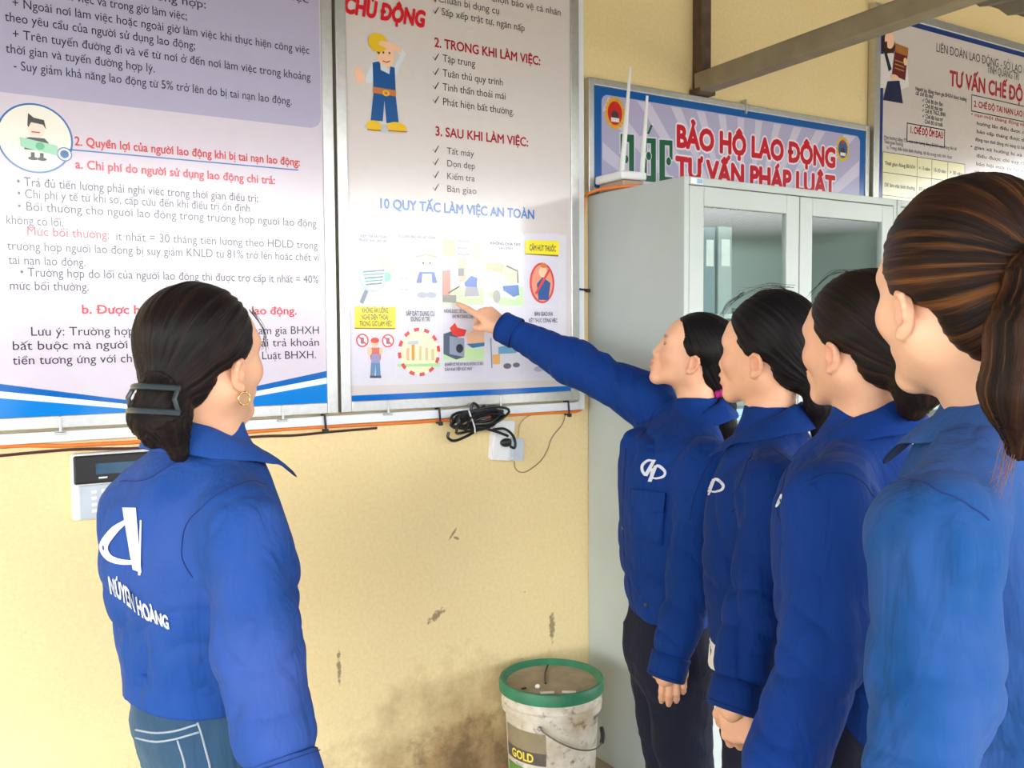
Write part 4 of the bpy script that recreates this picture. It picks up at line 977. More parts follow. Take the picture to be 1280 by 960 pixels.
def hair_sdf(Q, vol=.010, poof=0.0, shift=0.0, nape=True):
    X = np.abs(Q[:, 0]); S = np.stack([X, Q[:, 1], Q[:, 2]], 1)
    d = ell(Q, vec(0, .016, .043), (.0745+vol, .095+vol, .081+vol+poof))
    d = smin(d, ell(Q, vec(0, .060, -.018), (.060, .052, .062)), .03)
    d = smin(d, ell(S, vec(.070, .008, .022), (.016, .040, .022)), .02)
    g = np.interp(Q[:, 2], HL[:, 0], HL[:, 1])+shift-Q[:, 1]+.0045*vnoise(Q*np.array([70., 24, 70]))+.003*vnoise(Q*np.array([160., 60, 160])+7)
    d = smax(d, g*.75, .016)
    d = smax(d, -ell(S, vec(.084, .012, -.019), (.016, .016, .026)), .006)
    return d

# ---- a hand, in its own frame: wrist at the origin, fingers along +y, thumb side +x, back of the hand +z
def hand_bones(curl, spread=1.0, thumb=(0, 0)):
    out = []
    fx = (.026, .0085, -.009, -.025); ln = ((.040, .024, .020), (.044, .028, .021), (.041, .026, .021), (.033, .020, .019)); ky = (.086, .089, .085, .077)
    for i in range(4):
        p = vec(fx[i], ky[i], .002 if i in (1, 2) else -.001); a = 0
        sp = math.radians((6, 1.5, -3, -8)[i])*spread
        r0 = (.0088, .0090, .0086, .0076)[i]
        for j in range(3):
            a += math.radians(curl[i][j]); d = vec(math.sin(sp)*math.cos(a), math.cos(sp)*math.cos(a), -math.sin(a))
            q = p+d*ln[i][j]; r1 = r0*(.92 if j < 2 else .80); out.append((i, p, q, r0, r1)); p = q; r0 = r1
    t0 = vec(.020, .022, -.006); c = thumb
    a1 = t0+vec(.024, .030, -.012); a2 = a1+vec(.010+c[0], .027, -.010+c[1]); a3 = a2+vec(c[0]*1.5, .022, -.004+c[1]*1.2)
    out += [(4, t0, a1, .0135, .0105), (4, a1, a2, .0100, .0090), (4, a2, a3, .0090, .0072)]
    return out
def hand_sdf(P, bones):
    S = P
    d = rc(S, vec(0, -.05, 0), vec(0, .004, 0), .024, .0245)
    d = smin(d, ell(P, vec(.001, .048, -.002), (.037, .050, .0145)), .02)
    for x, y in ((.026, .086), (.0085, .089), (-.009, .085), (-.025, .077)): d = smin(d, rc(P, vec(x*.55, .012, .001), vec(x, y, 0), .0125, .0098), .010)
    d = smin(d, ell(P, vec(.024, .030, -.008), (.016, .026, .015)), .012)
    fs = []
    for f in range(5):
        e = None
        for (i, p, q, r0, r1) in bones:
            if i == f:
                v = rc(P, p, q, r0, r1); e = v if e is None else smin(e, v, .004)
        fs.append(e-.0006)
    fm = fs[0]
    for e in fs[1:]: fm = smin(fm, e, .0025)
    return smin(d, fm, .007)

def frame(f, u):                      # head frame: columns left, back, up
    y = -norm(f); z = norm(u-y*(u@y)); x = np.cross(y, z); return np.stack([x, y, z], 1)
def dirs(px):                          # horizontal "image right" and "away" at a column of the view
    d = ray(px, 480); d[2] = 0; d = norm(d); return vec(d[1], -d[0], 0), d
def heading(px, a):
    r, d = dirs(px); a = math.radians(a); return norm(r*math.cos(a)+d*math.sin(a))

# ---- materials for the figures
def skin_material():
    m = mat('skin', (1, 1, 1), .48, 0, .05, 30, bump=.06, bscale=500, spec=.45, attr='tint'); b = m.node_tree.nodes['Principled BSDF']
    b.inputs['Subsurface Weight'].default_value = .12; b.inputs['Subsurface Radius'].default_value = (.010, .004, .002); b.inputs['Subsurface Scale'].default_value = .6
    return m
M['skin'] = skin_material()
def cloth_material(name, col, fade=(.22, .28, .62, 1), fadeamt=.22):
    m = bpy.data.materials.new(name); m.use_nodes = True; nt = m.node_tree; L = nt.links.new; b = nt.nodes['Principled BSDF']
    t = nt.nodes.new('ShaderNodeTexCoord')
    n = nt.nodes.new('ShaderNodeTexNoise'); n.inputs['Scale'].default_value = 5; n.inputs['Detail'].default_value = 6; L(t.outputs['Object'], n.inputs['Vector'])
    r = nt.nodes.new('ShaderNodeMapRange'); r.inputs[1].default_value = .42; r.inputs[2].default_value = .72; r.inputs[3].default_value = 0; r.inputs[4].default_value = fadeamt; L(n.outputs[0], r.inputs[0])
    x = nt.nodes.new('ShaderNodeMix'); x.data_type = 'RGBA'; L(r.outputs[0], x.inputs[0]); x.inputs[6].default_value = col; x.inputs[7].default_value = fade
    L(x.outputs[2], b.inputs['Base Color']); b.inputs['Roughness'].default_value = .85; b.inputs['Specular IOR Level'].default_value = .2
    b.inputs['Sheen Weight'].default_value = .03; b.inputs['Sheen Roughness'].default_value = .4; b.inputs['Sheen Tint'].default_value = (.6, .7, 1, 1)
    n2 = nt.nodes.new('ShaderNodeTexNoise'); n2.inputs['Scale'].default_value = 700; L(t.outputs['Object'], n2.inputs['Vector'])
    n3 = nt.nodes.new('ShaderNodeTexNoise'); n3.inputs['Scale'].default_value = 1; n3.inputs['Detail'].default_value = 3; n3.inputs['Distortion'].default_value = .6
    mp = nt.nodes.new('ShaderNodeMapping'); mp.inputs['Rotation'].default_value = (.25, .35, .2); mp.inputs['Scale'].default_value = (26, 26, 7); L(t.outputs['Object'], mp.inputs[0]); L(mp.outputs[0], n3.inputs['Vector'])
    b1 = nt.nodes.new('ShaderNodeBump'); b1.inputs['Strength'].default_value = .25; b1.inputs['Distance'].default_value = .001; L(n2.outputs[0], b1.inputs['Height'])
    b2 = nt.nodes.new('ShaderNodeBump'); b2.inputs['Strength'].default_value = .55; b2.inputs['Distance'].default_value = .016; L(n3.outputs[0], b2.inputs['Height']); L(b1.outputs[0], b2.inputs['Normal'])
    L(b2.outputs[0], b.inputs['Normal']); return m
def hair_material(name, dark, light, amt, edge=.5, rough=.42, mid=None):
    m = bpy.data.materials.new(name); m.use_nodes = True; nt = m.node_tree; L = nt.links.new; b = nt.nodes['Principled BSDF']
    a = nt.nodes.new('ShaderNodeAttribute'); a.attribute_name = 'strand'
    def nz(sc, det, zs=.10, off=0):
        mp = nt.nodes.new('ShaderNodeMapping'); mp.inputs['Scale'].default_value = (sc, sc, sc*zs); mp.inputs['Location'].default_value = (off, off, 0); L(a.outputs['Vector'], mp.inputs[0])
        n = nt.nodes.new('ShaderNodeTexNoise'); n.inputs['Scale'].default_value = 1; n.inputs['Detail'].default_value = det; n.inputs['Roughness'].default_value = .6; L(mp.outputs[0], n.inputs['Vector']); return n.outputs[0]
    def rng(v, lo, hi, o):
        r = nt.nodes.new('ShaderNodeMapRange'); r.inputs[1].default_value = lo; r.inputs[2].default_value = hi; r.inputs[3].default_value = 0; r.inputs[4].default_value = o; L(v, r.inputs[0]); return r.outputs[0]
    def mx(f, c1, c2, bl='MIX'):
        x = nt.nodes.new('ShaderNodeMix'); x.data_type = 'RGBA'; x.blend_type = bl
        if isinstance(f, float): x.inputs[0].default_value = f
        else: L(f, x.inputs[0])
        for i, c_ in ((6, c1), (7, c2)):
            if isinstance(c_, tuple): x.inputs[i].default_value = c_
            else: L(c_, x.inputs[i])
        return x.outputs[2]
    base = mx(rng(nz(2.6, 6, .25, 3), .40, .68, 1.0), dark, mid or dark)
    col = mx(rng(nz(7, 6, .16), edge, edge+.22, amt), base, light)
    fine = nz(70, 2, .03)
    col = mx(rng(fine, .35, .75, .55), col, dark)
    L(col, b.inputs['Base Color']); b.inputs['Roughness'].default_value = rough; b.inputs['Specular IOR Level'].default_value = .13
    bp = nt.nodes.new('ShaderNodeBump'); bp.inputs['Strength'].default_value = .7; bp.inputs['Distance'].default_value = .0016; L(nz(48, 3, .05), bp.inputs['Height']); L(bp.outputs[0], b.inputs['Normal'])
    return m
M['navy'] = cloth_material('dark_navy_trousers', srgb(22, 24, 40), srgb(40, 44, 62), .3)
M['jeans'] = cloth_material('blue_denim', srgb(44, 72, 98), srgb(96, 124, 148), .5)
M['jean_thread'] = mat('denim_stitching', srgb(150, 160, 170), .8)
M['shoe'] = mat('dark_canvas_shoe', (.02, .02, .022), .6, 0, .1)
M['logo'] = mat('white_print', srgb(206, 210, 222), .7, 0, .04, 60)
M['scrunchie'] = mat('magenta_fabric', srgb(176, 20, 120), .7, 0, .2, 90, bump=.4, bscale=200)
M['tie_pink'] = mat('pink_elastic', srgb(206, 130, 170), .6, 0, .2, 60)
M['clip'] = mat('grey_black_clip', srgb(48, 58, 62), .3, 0, .1)

def decal(bvh, c, right, up, strips, name, m, parent, off=.0016, maxd=.25):
    """flat shapes laid onto cloth: each strip is a list of (left, right) point pairs in patch metres"""
    n = norm(np.cross(right, up)); V = []; F = []
    def hit(p):
        o = c+right*p[0]+up*p[1]+n*maxd*.5
        h = bvh.ray_cast(Vector(o), Vector(-n), maxd)
        if h[0] is None: return None
        return np.array(h[0])+n*off*.5+np.array(h[1])*off*.5
    for st in strips:
        prev = None
        for (a, b) in st:
            row = [hit(np.array(a)*(1-t)+np.array(b)*t) for t in (0, .5, 1)]
            if any(x is None for x in row): prev = None; continue
            o = len(V); V += row
            if prev is not None: F += [(prev, prev+1, o+1, o), (prev+1, prev+2, o+2, o+1)]
            prev = o
    return pyd(name, V, F, m, parent, True)
def stroke_strip(pts, w, n=6):
    P = np.array(catmull([np.array([p[0], p[1], 0.]) for p in pts], n))[:, :2] if len(pts) > 2 else np.array([np.array(pts[0])*(1-t)+np.array(pts[1])*t for t in np.linspace(0, 1, 9)])
    T = np.gradient(P, axis=0); T /= np.linalg.norm(T, axis=1)[:, None]+1e-9; N = np.stack([-T[:, 1], T[:, 0]], 1)
    ww = np.interp(np.linspace(0, 1, len(P)), np.linspace(0, 1, len(w)), w) if not np.isscalar(w) else np.full(len(P), w)
    return [(p+q*k/2, p-q*k/2) for p, q, k in zip(P, N, ww)]
def seam(bvh, pts, name, m, parent, r=.0009):
    P = []
    for p in catmull(pts, 5):
        h = bvh.find_nearest(Vector(p)); P.append(np.array(h[0])+np.array(h[1])*.0004)
    V, F = tube_geo(P, r, 6); return pyd(name, V, F, m, parent, True)

def make_person(sp):
    px = sp['px']; R_, D_ = dirs(px)
    tf = heading(px, sp['torso_a']); tl = vec(-tf[1], tf[0], 0); UP = vec(0, 0, 1.)
    hf = heading(px, sp['head_a']); p_ = math.radians(sp.get('pitch', 0)); f = hf*math.cos(p_)+UP*math.sin(p_)
    u0 = norm(UP*math.cos(p_)-hf*math.sin(p_)+np.cross(UP, hf)*math.sin(math.radians(sp.get('roll', 0))))
    Hm = frame(f, u0); hs = sp['hs']
    ear = sp['ear']; hc = at(*ear[:3])-Hm@(vec(ear[3]*.080, .012, -.016)*hs)
    toh = lambda P: ((P-hc)@Hm)/hs
    fromh = lambda q: hc+Hm@(np.array(q, float)*hs)
    # torso levels
    zs, cs, As, Bs = [], [], [], []
    sn, cn = math.sin(math.radians(sp['torso_a'])), math.cos(math.radians(sp['torso_a']))
    for (py, xl, xr, z, rho) in sp['levels']:
        c = at((xl+xr)/2, py, z); w = (xr-xl)/2*z/FPX; a = .95*w/math.sqrt(sn*sn+(rho*cn)**2)
        zs.append(c[2]); cs.append(c); As.append(a); Bs.append(a*rho)
    nb = at(*sp['neck'])-vec(0, 0, .012)                                # base of the neck
    zt = zs[0]; ct = cs[0]
    top = [(nb[2]+.035, nb, .052, .052), (nb[2]+.005, nb*.9+ct*.1, .068, .064), (zt+(nb[2]-zt)*.55, nb*.5+ct*.5, As[0]*.70, Bs[0]*.84)]
    zs = np.array([q[0] for q in top]+zs); cs = np.array([q[1] for q in top]+cs); As = np.array([q[2] for q in top]+As); Bs = np.array([q[3] for q in top]+Bs)
    o = np.argsort(zs); zs, cs, As, Bs = zs[o], cs[o], As[o], Bs[o]
    hem = sp['hem']
    def smooth_interp(z, arr):
        k = np.array([-.02, 0, .02]); return sum(np.interp(z+q, zs, arr) for q in k)/3
    def torso(P, grow=0.0):
        z = P[:, 2]; cx = smooth_interp(z, cs[:, 0]); cy = smooth_interp(z, cs[:, 1]); a = smooth_interp(z, As)+grow; b = smooth_interp(z, Bs)+grow
        q = np.stack([P[:, 0]-cx, P[:, 1]-cy], 1); u = np.abs(q@tl[:2]); v = np.abs(q@tf[:2]); e = 2.35
        k0 = ((u/a)**e+(v/b)**e)**(1/e); k1 = np.sqrt((u/a**2)**2+(v/b**2)**2)
        d = np.where(k0 > .05, k0*(k0-1)/np.maximum(k1, 1e-6), -b)
        return np.maximum(d, z-(nb[2]+.045))
    arms = {}
    for side in ('L', 'R'):
        if side in sp: arms[side] = [at(*q) for q in sp[side]]
        else:
            sg = 1 if side == 'L' else -1; S = cs[np.searchsorted(zs, zt)]+tl*sg*(.104)+UP*-.01; S[2] = zt-.01
            arms[side] = [S, S+tl*sg*.012-UP*.24+tf*.02, S-tl*sg*.03-UP*.42+tf*.13]
    ar = sp.get('arm_r', (.070, .066, .059))
    def sleeves(P, g=0.0):
        d = None
        for side, (S, E, Wr) in arms.items():
            k = sp.get('rscale', {}).get(side, 1.0)
            r0, r1, r2 = [q*k for q in ar]
            a = rc(P, S, E, r0+g, r1+g); b = rc(P, E, Wr-norm(Wr-E)*(.042+r2*.8), r1+g, r2+g)
            e = smin(a, b, .03)
            e = smin(e, rc(P, Wr+(E-Wr)*.20, Wr, sp.get('cuff_r', .043)+g, sp.get('cuff_r', .043)-.002+g), .008)
            ax = norm(Wr-E); e = np.maximum(e, (P-Wr)@ax-.002)
            d = e if d is None else np.minimum(d, e)
        return d
    def shirt(P):
        tq = torso(P)
        for side, (S, E, Wr) in arms.items():
            q0 = nb*.55+S*.45; q0[2] = min(nb[2]-.035, S[2]+.05); tq = smin(tq, rc(P, q0, S, .050, ar[0]*.94), .035)
        d = smin(tq, sleeves(P), .030)
        d = np.maximum(d, hem-P[:, 2])
        inner = np.maximum(torso(P, -.010), P[:, 2]-(hem+.05)); d = np.maximum(d, -inner)
        for side, (S, E, Wr) in arms.items():
            ax = norm(Wr-E); q = rc(P, Wr-ax*.02, Wr+ax*.03, sp.get('cuff_r', .043)-.008, sp.get('cuff_r', .043)-.008); d = np.maximum(d, -q)
        return d
    allp = np.concatenate([cs]+[np.array(v) for v in arms.values()])
    lo = allp.min(0)-.20; hi = allp.max(0)+.20; lo[2] = hem-.02; 
    for v in arms.values(): lo[2] = min(lo[2], v[2][2]-.06)
    hi[2] = max(nb[2]+.06, max(q[2] for v in arms.values() for q in v)+.1)
    V, F = sdf_mesh(shirt, lo, hi, sp.get('res', .006)*.85, 2)
    N = vnormals(V, F)
    # folds: soft lumps, slanting drapery and creases at the bends
    sd = vec(*(sp['seed']*np.array([3.1, 1.7, 2.3])))
    edge = np.clip((V[:, 2]-hem)/.04, 0, 1)
    cuffm = np.min([np.linalg.norm(V-v[2], axis=1) for v in arms.values()], 0); edge = np.minimum(edge, np.clip((cuffm-.055)/.04, 0, 1))
    disp = .0030*vnoise(V*9+sd)
    sl = sp.get('slant', .55)
    Q = np.stack([V@norm(R_+UP*sl), V@norm(UP-R_*sl), V@D_], 1)
    Q = Q+np.stack([vnoise(V*6+sd*1.3), vnoise(V*6+sd*1.7), vnoise(V*6+sd*1.9)], 1)*.035
    rg = lambda x: 1-np.abs(x)*2
    val = lambda x, w: -np.exp(-np.abs(x)/w)
    big = np.clip(vnoise(V*5+sd*2.2)*1.4+.45, 0, 1)
    disp += .0130*big*val(vnoise(Q*np.array([12, 3.2, 9])+sd*2), .30)
    disp += .0045*val(vnoise(Q*np.array([22, 6, 15])+sd*3), .30)*np.clip(1.2-big, 0, 1)
    disp += .0010*vnoise(Q[:, [1, 0, 2]]*np.array([30, 12, 20])+sd*4)
    for side, (S, E, Wr) in arms.items():             # creases at the elbow and above the cuff
        ax = norm(Wr-S); t = (V-S)@ax
        near = np.exp(-((np.linalg.norm(V-E, axis=1))/.09)**2)
        ph = vnoise(V*7+sd)*2.4+((V-E)@tf)*16+((V-E)@D_)*8
        disp += .0080*near*val(np.sin(t*44+ph), .40)
        near2 = np.exp(-((np.linalg.norm(V-(Wr+(E-Wr)*.30), axis=1))/.06)**2)
        disp += .0060*near2*val(np.sin(t*70+ph*1.4), .40)
    waist = np.exp(-((V[:, 2]-(hem+.15))/.08)**2)
    disp += .0070*waist*val(np.sin(V[:, 2]*46+vnoise(V*6+sd)*3.2), .42)*(sp.get('waist', 1))
    for (a, b, w, amp) in sp.get('folds', []):
        A = at(*a); B = at(*b); ab = B-A; t = np.clip(((V-A)@ab)/(ab@ab), 0, 1); dd = np.linalg.norm(V-A-t[:, None]*ab, axis=1)
        disp += amp*np.exp(-(dd/w)**2)*np.sin(np.clip(t*math.pi, .25, math.pi-.25))
    V = V+N*(disp*edge)[:, None]
    V = lap(V, F, .25)
    # ---------------- body
    def body_top(P):
        d = head_sdf(toh(P), sp.get('mouth', 0))*hs
        n0 = fromh((0, .020, -.045)); 
        d = smin(d, rc(P, n0, nb, (sp.get('neck_r', .048)), .047), .03)
        d = smin(d, rc(P, nb, nb-UP*.10, .046, .070), .03)
        return d
    parts = []
    l2 = np.minimum(hc, nb)-.17; h2 = np.maximum(hc, nb)+.17; l2[2] = nb[2]-.10
    parts.append(sdf_mesh(body_top, l2, h2, .0027, 1))
    hands = sp.get('hands', {})
    for side, (S, E, Wr) in arms.items():
        hd = hands.get(side, {}); ax = norm(Wr-E); y = norm(hd['dir']) if 'dir' in hd else ax
        back = hd.get('back', tl*(1 if side == 'L' else -1)); z = norm(back-y*(back@y)); x = np.cross(y, z)
        s_ = 1 if side == 'R' else -1                 # thumb side
        # right hand with the back up and fingers forward has its thumb to the left
        Xm = np.stack([-x*s_, y, z], 1); hsc = sp.get('hand_s', .92)
        bones = hand_bones(hd.get('curl', ((18, 28, 20), (22, 30, 22), (25, 32, 24), (28, 34, 24))), hd.get('spread', 1.0), hd.get('thumb', (-.004, -.004)))
        w0 = Wr-ax*hd.get('pull', .012)
        fn = lambda P, w0=w0, Xm=Xm, bones=bones, hsc=hsc: hand_sdf(((P-w0)@Xm)/hsc, bones)*hsc
        ctr = w0+y*.08; parts.append(sdf_mesh(fn, ctr-.14, ctr+.14, .0022 if side in hands else .003, 1))
    hipc = cs[0].copy(); hz = hem+.06; hipc = vec(np.interp(hz, zs, cs[:, 0]), np.interp(hz, zs, cs[:, 1]), hz)
    ft = sp.get('feet', (0, 0)); footc = hipc+R_*ft[0]+D_*ft[1]; footc[2] = 0
    legs = []
    for sg in (1, -1):
        hip = hipc+tl*sg*sp.get('legsep', .075)-UP*.05; ank = footc+tl*sg*.085+UP*.085; kn = (hip+ank)/2+tf*.02+UP*.01; legs.append((hip, kn, ank))
    def body_low(P):
        d = rc(P, nb-UP*.1, hipc, .07, .09)
        for (h_, k, a) in legs: d = smin(d, rc(P, h_, k, .06, .045), .03); d = np.minimum(d, rc(P, k, a, .045, .032))
        for v in arms.values(): d = np.minimum(d, np.minimum(rc(P, v[0]-(v[0]-nb)*.2, v[1], .04, .034), rc(P, v[1], v[2], .034, .025)))
        for (h_, k, a) in legs: d = np.minimum(d, rc(P, a-UP*.035, a-UP*.04+tf*.12, .03, .024))
        return d
    pts = np.concatenate([np.array([nb, hipc])]+[np.array(q) for q in legs]+[np.array(q) for q in arms.values()]); l3 = pts.min(0)-.15; h3 = pts.max(0)+.15; l3[2] = 0
    parts.append(sdf_mesh(body_low, l3, h3, .011, 1))
    BV = []; BF = []; tint = []; oo = 0
    base = np.array(sp.get('skin', srgb(226, 172, 138)))
    for k, (v, fc) in enumerate(parts):
        c = np.tile(base, (len(v), 1))
        if k == 0:
            q = toh(v); X = np.abs(q[:, 0])
            def blend(m, col):
                nonlocal c; m = np.clip(m, 0, 1)[:, None]; c = c*(1-m)+np.array(col)*m
            S = np.stack([X, q[:, 1], q[:, 2]], 1)
            blend(.22*np.exp(-(np.linalg.norm(S-vec(.045, -.07, -.022), axis=1)/.024)**2), srgb(214, 122, 104))
            blend(.30*np.exp(-(np.linalg.norm(S-vec(.085, .012, -.012), axis=1)/.022)**2), srgb(214, 118, 98))
            lip = np.exp(-(((X/.021)**4)+((q[:, 2]+.053+sp.get('mouth', 0)*.5)/(.0125+sp.get('mouth', 0)))**4))*(q[:, 1] < -.088); blend(lip*.75, srgb(196, 104, 98))
            brow = np.exp(-(((X-.031)/.019)**4+((q[:, 2]-(.0305+.10*(.031-np.abs(X-.031))*.3))/.0038)**2))*(q[:, 1] < -.05); blend(brow*.85, srgb(46, 34, 30))
            eye = ell(S, vec(.030, -.088, .008), (.0125, .012, .0038)) < 0; blend(eye*1., srgb(58, 44, 40))
            lash = np.exp(-(((X-.030)/.0155)**4+((q[:, 2]-.0125)/.0022)**2))*(q[:, 1] < -.07); blend(lash*.85, srgb(34, 26, 24))
        elif k < len(parts)-1:
            pass
        BV.append(v); BF.append(fc+oo); tint.append(c); oo += len(v)
    BV = np.concatenate(BV); BF = np.concatenate(BF); tint = np.concatenate(tint)
    root = np_mesh('person', BV, BF, M['skin'], None, {'tint': tint}); tag(root, sp['label'], 'person')
    # ---------------- clothes
    sh = np_mesh('shirt', V, F, sp['cloth'], root)
    bvh = BVHTree.FromPolygons([Vector(v) for v in V], [tuple(int(i) for i in q) for q in F])
    # collar: stand and fall folded over it
    neckdir = norm(hc-nb); ring = []
    cl = sp.get('collar', 1.0); open_a = sp.get('open', .30)
    secs = [(.060, -.020), (.0595, .010), (.0600, .027), (.0640, .034), (.0715, .031), (.0865, .014), (.102, -.010)]
    nphi = 60; Vc = []; Fc = []
    for i in range(nphi+1):
        ph = open_a+(2*math.pi-2*open_a)*i/nphi; cf = math.cos(ph); back = (1-cf)/2; pt = max(0, 1-min(i, nphi-i)/7)
        for j, (r, h_) in enumerate(secs):
            rr = r*cl*(1.0+.04*abs(math.sin(ph))); hh = h_*(.75+.35*back)+(-sp.get('ctilt', .052)*(1-back)+.016*back)*(1-.40*j/6)
            if j == 6: rr += .030*pt; hh -= .030*pt
            if j == 5: rr += .014*pt; hh -= .012*pt
            Vc.append(nb+tf*(cf*rr+(hh*neckdir@tf))+tl*(math.sin(ph)*rr)+UP*hh+.0015*math.sin(ph*7+j)*UP)
    m_ = len(secs)
    for i in range(nphi):
        for j in range(m_-1): Fc.append((i*m_+j, (i+1)*m_+j, (i+1)*m_+j+1, i*m_+j+1))
    co = pyd('collar', Vc, Fc, sp['cloth'], sh, True)
    md = co.modifiers.new('thick', 'SOLIDIFY'); md.thickness = .0035; md.offset = 0
    md = co.modifiers.new('soft', 'SUBSURF'); md.levels = 1; md.render_levels = 1
    seam_m = sp['seam']
    # cuffs as stitched bands
    for side, (S, E, Wr) in arms.items():
        ax = norm(Wr-E); a = norm(np.cross(ax, vec(.3, .5, .8))); b = np.cross(ax, a); cr = sp.get('cuff_r', .043); Vq = []; Fq = []; n = 28
        for (t, r) in ((-.052, cr+.0035), (-.050, cr+.006), (-.026, cr+.0055), (.002, cr+.0045), (.004, cr+.001), (.002, cr-.004), (-.02, cr-.005)):
            for k in range(n): th = 2*math.pi*k/n; Vq.append(Wr+ax*t+(a*math.cos(th)+b*math.sin(th))*(r+.0012*math.sin(3*th+t*90)))
        for i in range(6):
            for k in range(n): Fq.append((i*n+k, i*n+(k+1) % n, (i+1)*n+(k+1) % n, (i+1)*n+k))
        cu = pyd('cuff', Vq, Fq, sp['cloth'], sh, True)
        for t in (-.046, -.004):
            v_, f_ = tube_geo([Wr+ax*t+(a*math.cos(q)+b*math.sin(q))*(cr+(.0066 if t < -.02 else .0056)) for q in np.linspace(0, 2*math.pi, 29)], .0007, 5, False); pyd('cuff_stitching', v_, f_, seam_m, sh, True)
    for q in sp.get('seams', []):
        P = []
        for (x, y) in q:
            r = norm(ray(x, y)); h = bvh.ray_cast(Vector(CAM_LOC), Vector(r), 6)
            if h[0] is not None: P.append(np.array(h[0]))
        if len(P) > 2: seam(bvh, P, 'stitched_seam', seam_m, sh)
    # ---------------- trousers and shoes
    tm = sp['trousers']
    hipw = sp.get('hip', (.155, .115))
    def trousers(P):
        q = P-hipc; u = np.abs(q@tl); v = np.abs(q@tf); w = q[:, 2]
        d = ell(np.stack([u, v, w], 1), vec(0, 0, -.075), (hipw[0], hipw[1], .15))
        for (h_, k, a) in legs: d = smin(d, rc(P, h_-UP*.06, k, sp.get('legr', .088), .068), .03); d = smin(d, rc(P, k, a, .068, .058), .02)
        d = np.maximum(d, P[:, 2]-(hipc[2]+.03))
        d = np.maximum(d, .035-P[:, 2])
        return d
    l4 = l3.copy(); h4 = h3.copy(); h4[2] = hipc[2]+.05; l4[:2] = np.minimum(hipc, footc)[:2]-.26; h4[:2] = np.maximum(hipc, footc)[:2]+.26
    TV, TF = sdf_mesh(trousers, l4, h4, .009, 2); TN = vnormals(TV, TF)
    TV = TV+TN*(.004*vnoise(TV*np.array([14, 14, 9])+sd)+.003*rg(vnoise(TV*np.array([18, 18, 28])+sd)))[:, None]
    tr = np_mesh('trousers', TV, TF, tm, root)
    for (h_, k, a) in legs:
        heel = a-tf*.045; toe = a+tf*.165
        def shoe(P, heel=heel, toe=toe):
            A = heel.copy(); A[2] = .038; B = toe.copy(); B[2] = .026
            d = smin(rc(P, A, B, .040, .034), rc(P, A+UP*.03+tf*.01, A+UP*.045+tf*.02, .042, .040), .03)
            return np.maximum(d, .001-P[:, 2])
        c = (heel+toe)/2; SV, SF = sdf_mesh(shoe, vec(c[0]-.2, c[1]-.2, -.01), vec(c[0]+.2, c[1]+.2, .14), .008, 1)
        np_mesh('shoe', SV, SF, M['shoe'], root)
    # ---------------- hair
    hair = None
    if 'hair' in sp:
        H = sp['hair']; tails = [([np.array(q, float) for q in t['pts']], t['r'], t.get('flat', 1.0)) for t in H.get('tails', [])]
        def hfn(P):
            Q = toh(P); d = hair_sdf(Q, H.get('vol', .010), H.get('poof', 0), H.get('shift', 0))
            for pts, r, fl in tails:
                for i in range(len(pts)-1): d = smin(d, rc(Q, pts[i], pts[i+1], r[i], r[i+1]), .016)
            return d*hs
        ap = np.array([fromh((sx_*.1, sy_*.13, sz_*.15)) for sx_ in (-1, 1) for sy_ in (-1, 1) for sz_ in (-1, 1)]+[fromh(q) for t in tails for q in t[0]])
        HV, HF = sdf_mesh(hfn, ap.min(0)-.05, ap.max(0)+.05, .0030, 1)
        q = toh(HV); tie = np.array(H['tie'], float); axd = norm(tie-vec(0, .01, .03)); e1 = norm(np.cross(axd, vec(1, 0, 0))); e2 = np.cross(axd, e1)
        w = q-tie; ang = np.arctan2(w@e2, w@e1); strand = np.stack([np.cos(ang), np.sin(ang), np.linalg.norm(w, axis=1)*4], 1)
        for pts, r, fl in tails:
            best = np.full(len(q), 9.); bt = np.zeros(len(q)); ba = np.zeros(len(q)); acc = 0
            for i in range(len(pts)-1):
                a, b = pts[i], pts[i+1]; ab = b-a; l_ = np.linalg.norm(ab); t = np.clip(((q-a)@ab)/l_**2, 0, 1); k = q-a-t[:, None]*ab; dd = np.linalg.norm(k, axis=1)-(r[i]+(r[i+1]-r[i])*t)
                g1 = norm(vec(1, 0, 0)-ab*(ab[0]/(l_*l_))); g2 = norm(np.cross(ab, g1)); m_ = dd < best
                best[m_] = dd[m_]; bt[m_] = (acc+t*l_)[m_]; ba[m_] = np.arctan2(k@g2, k@g1)[m_]; acc += l_
            m_ = (best < .004)
            strand[m_] = np.stack([np.cos(ba)*1.0+sp['hair'].get('toff', 5), np.sin(ba)*1.0, bt*4], 1)[m_]
        HN = vnormals(HV, HF)
        HV = HV+HN*(.0016*vnoise(strand*np.array([14, 14, 2.0])+sd)+.0008*vnoise(strand*np.array([34, 34, 3.0])))[:, None]*hs
        hair = np_mesh('hair', HV, HF, H['mat'], root, {'strand': strand})
        # loose strands, thin and tapering
        rn = random.Random(sp['seed']*17+3)
        for (a, b, c, cnt, jit) in H.get('wisps', []):
            Vs = []; Fs = []
            for k in range(cnt):
                j = lambda s=jit: np.array([rn.uniform(-s, s) for _ in range(3)])
                P = catmull([fromh(np.array(a)+j(jit*.8)), fromh(np.array(b)+j(jit*.7)), fromh(np.array(c)+j(jit*1.3))], 8)
                v, f_ = tube_geo(P, np.linspace(.00042, .00018, len(P)), 4); Fs += [tuple(i+len(Vs) for i in q) for q in f_]; Vs += list(v)
            pyd('loose_strands', Vs, Fs, H['wmat'], hair, True)
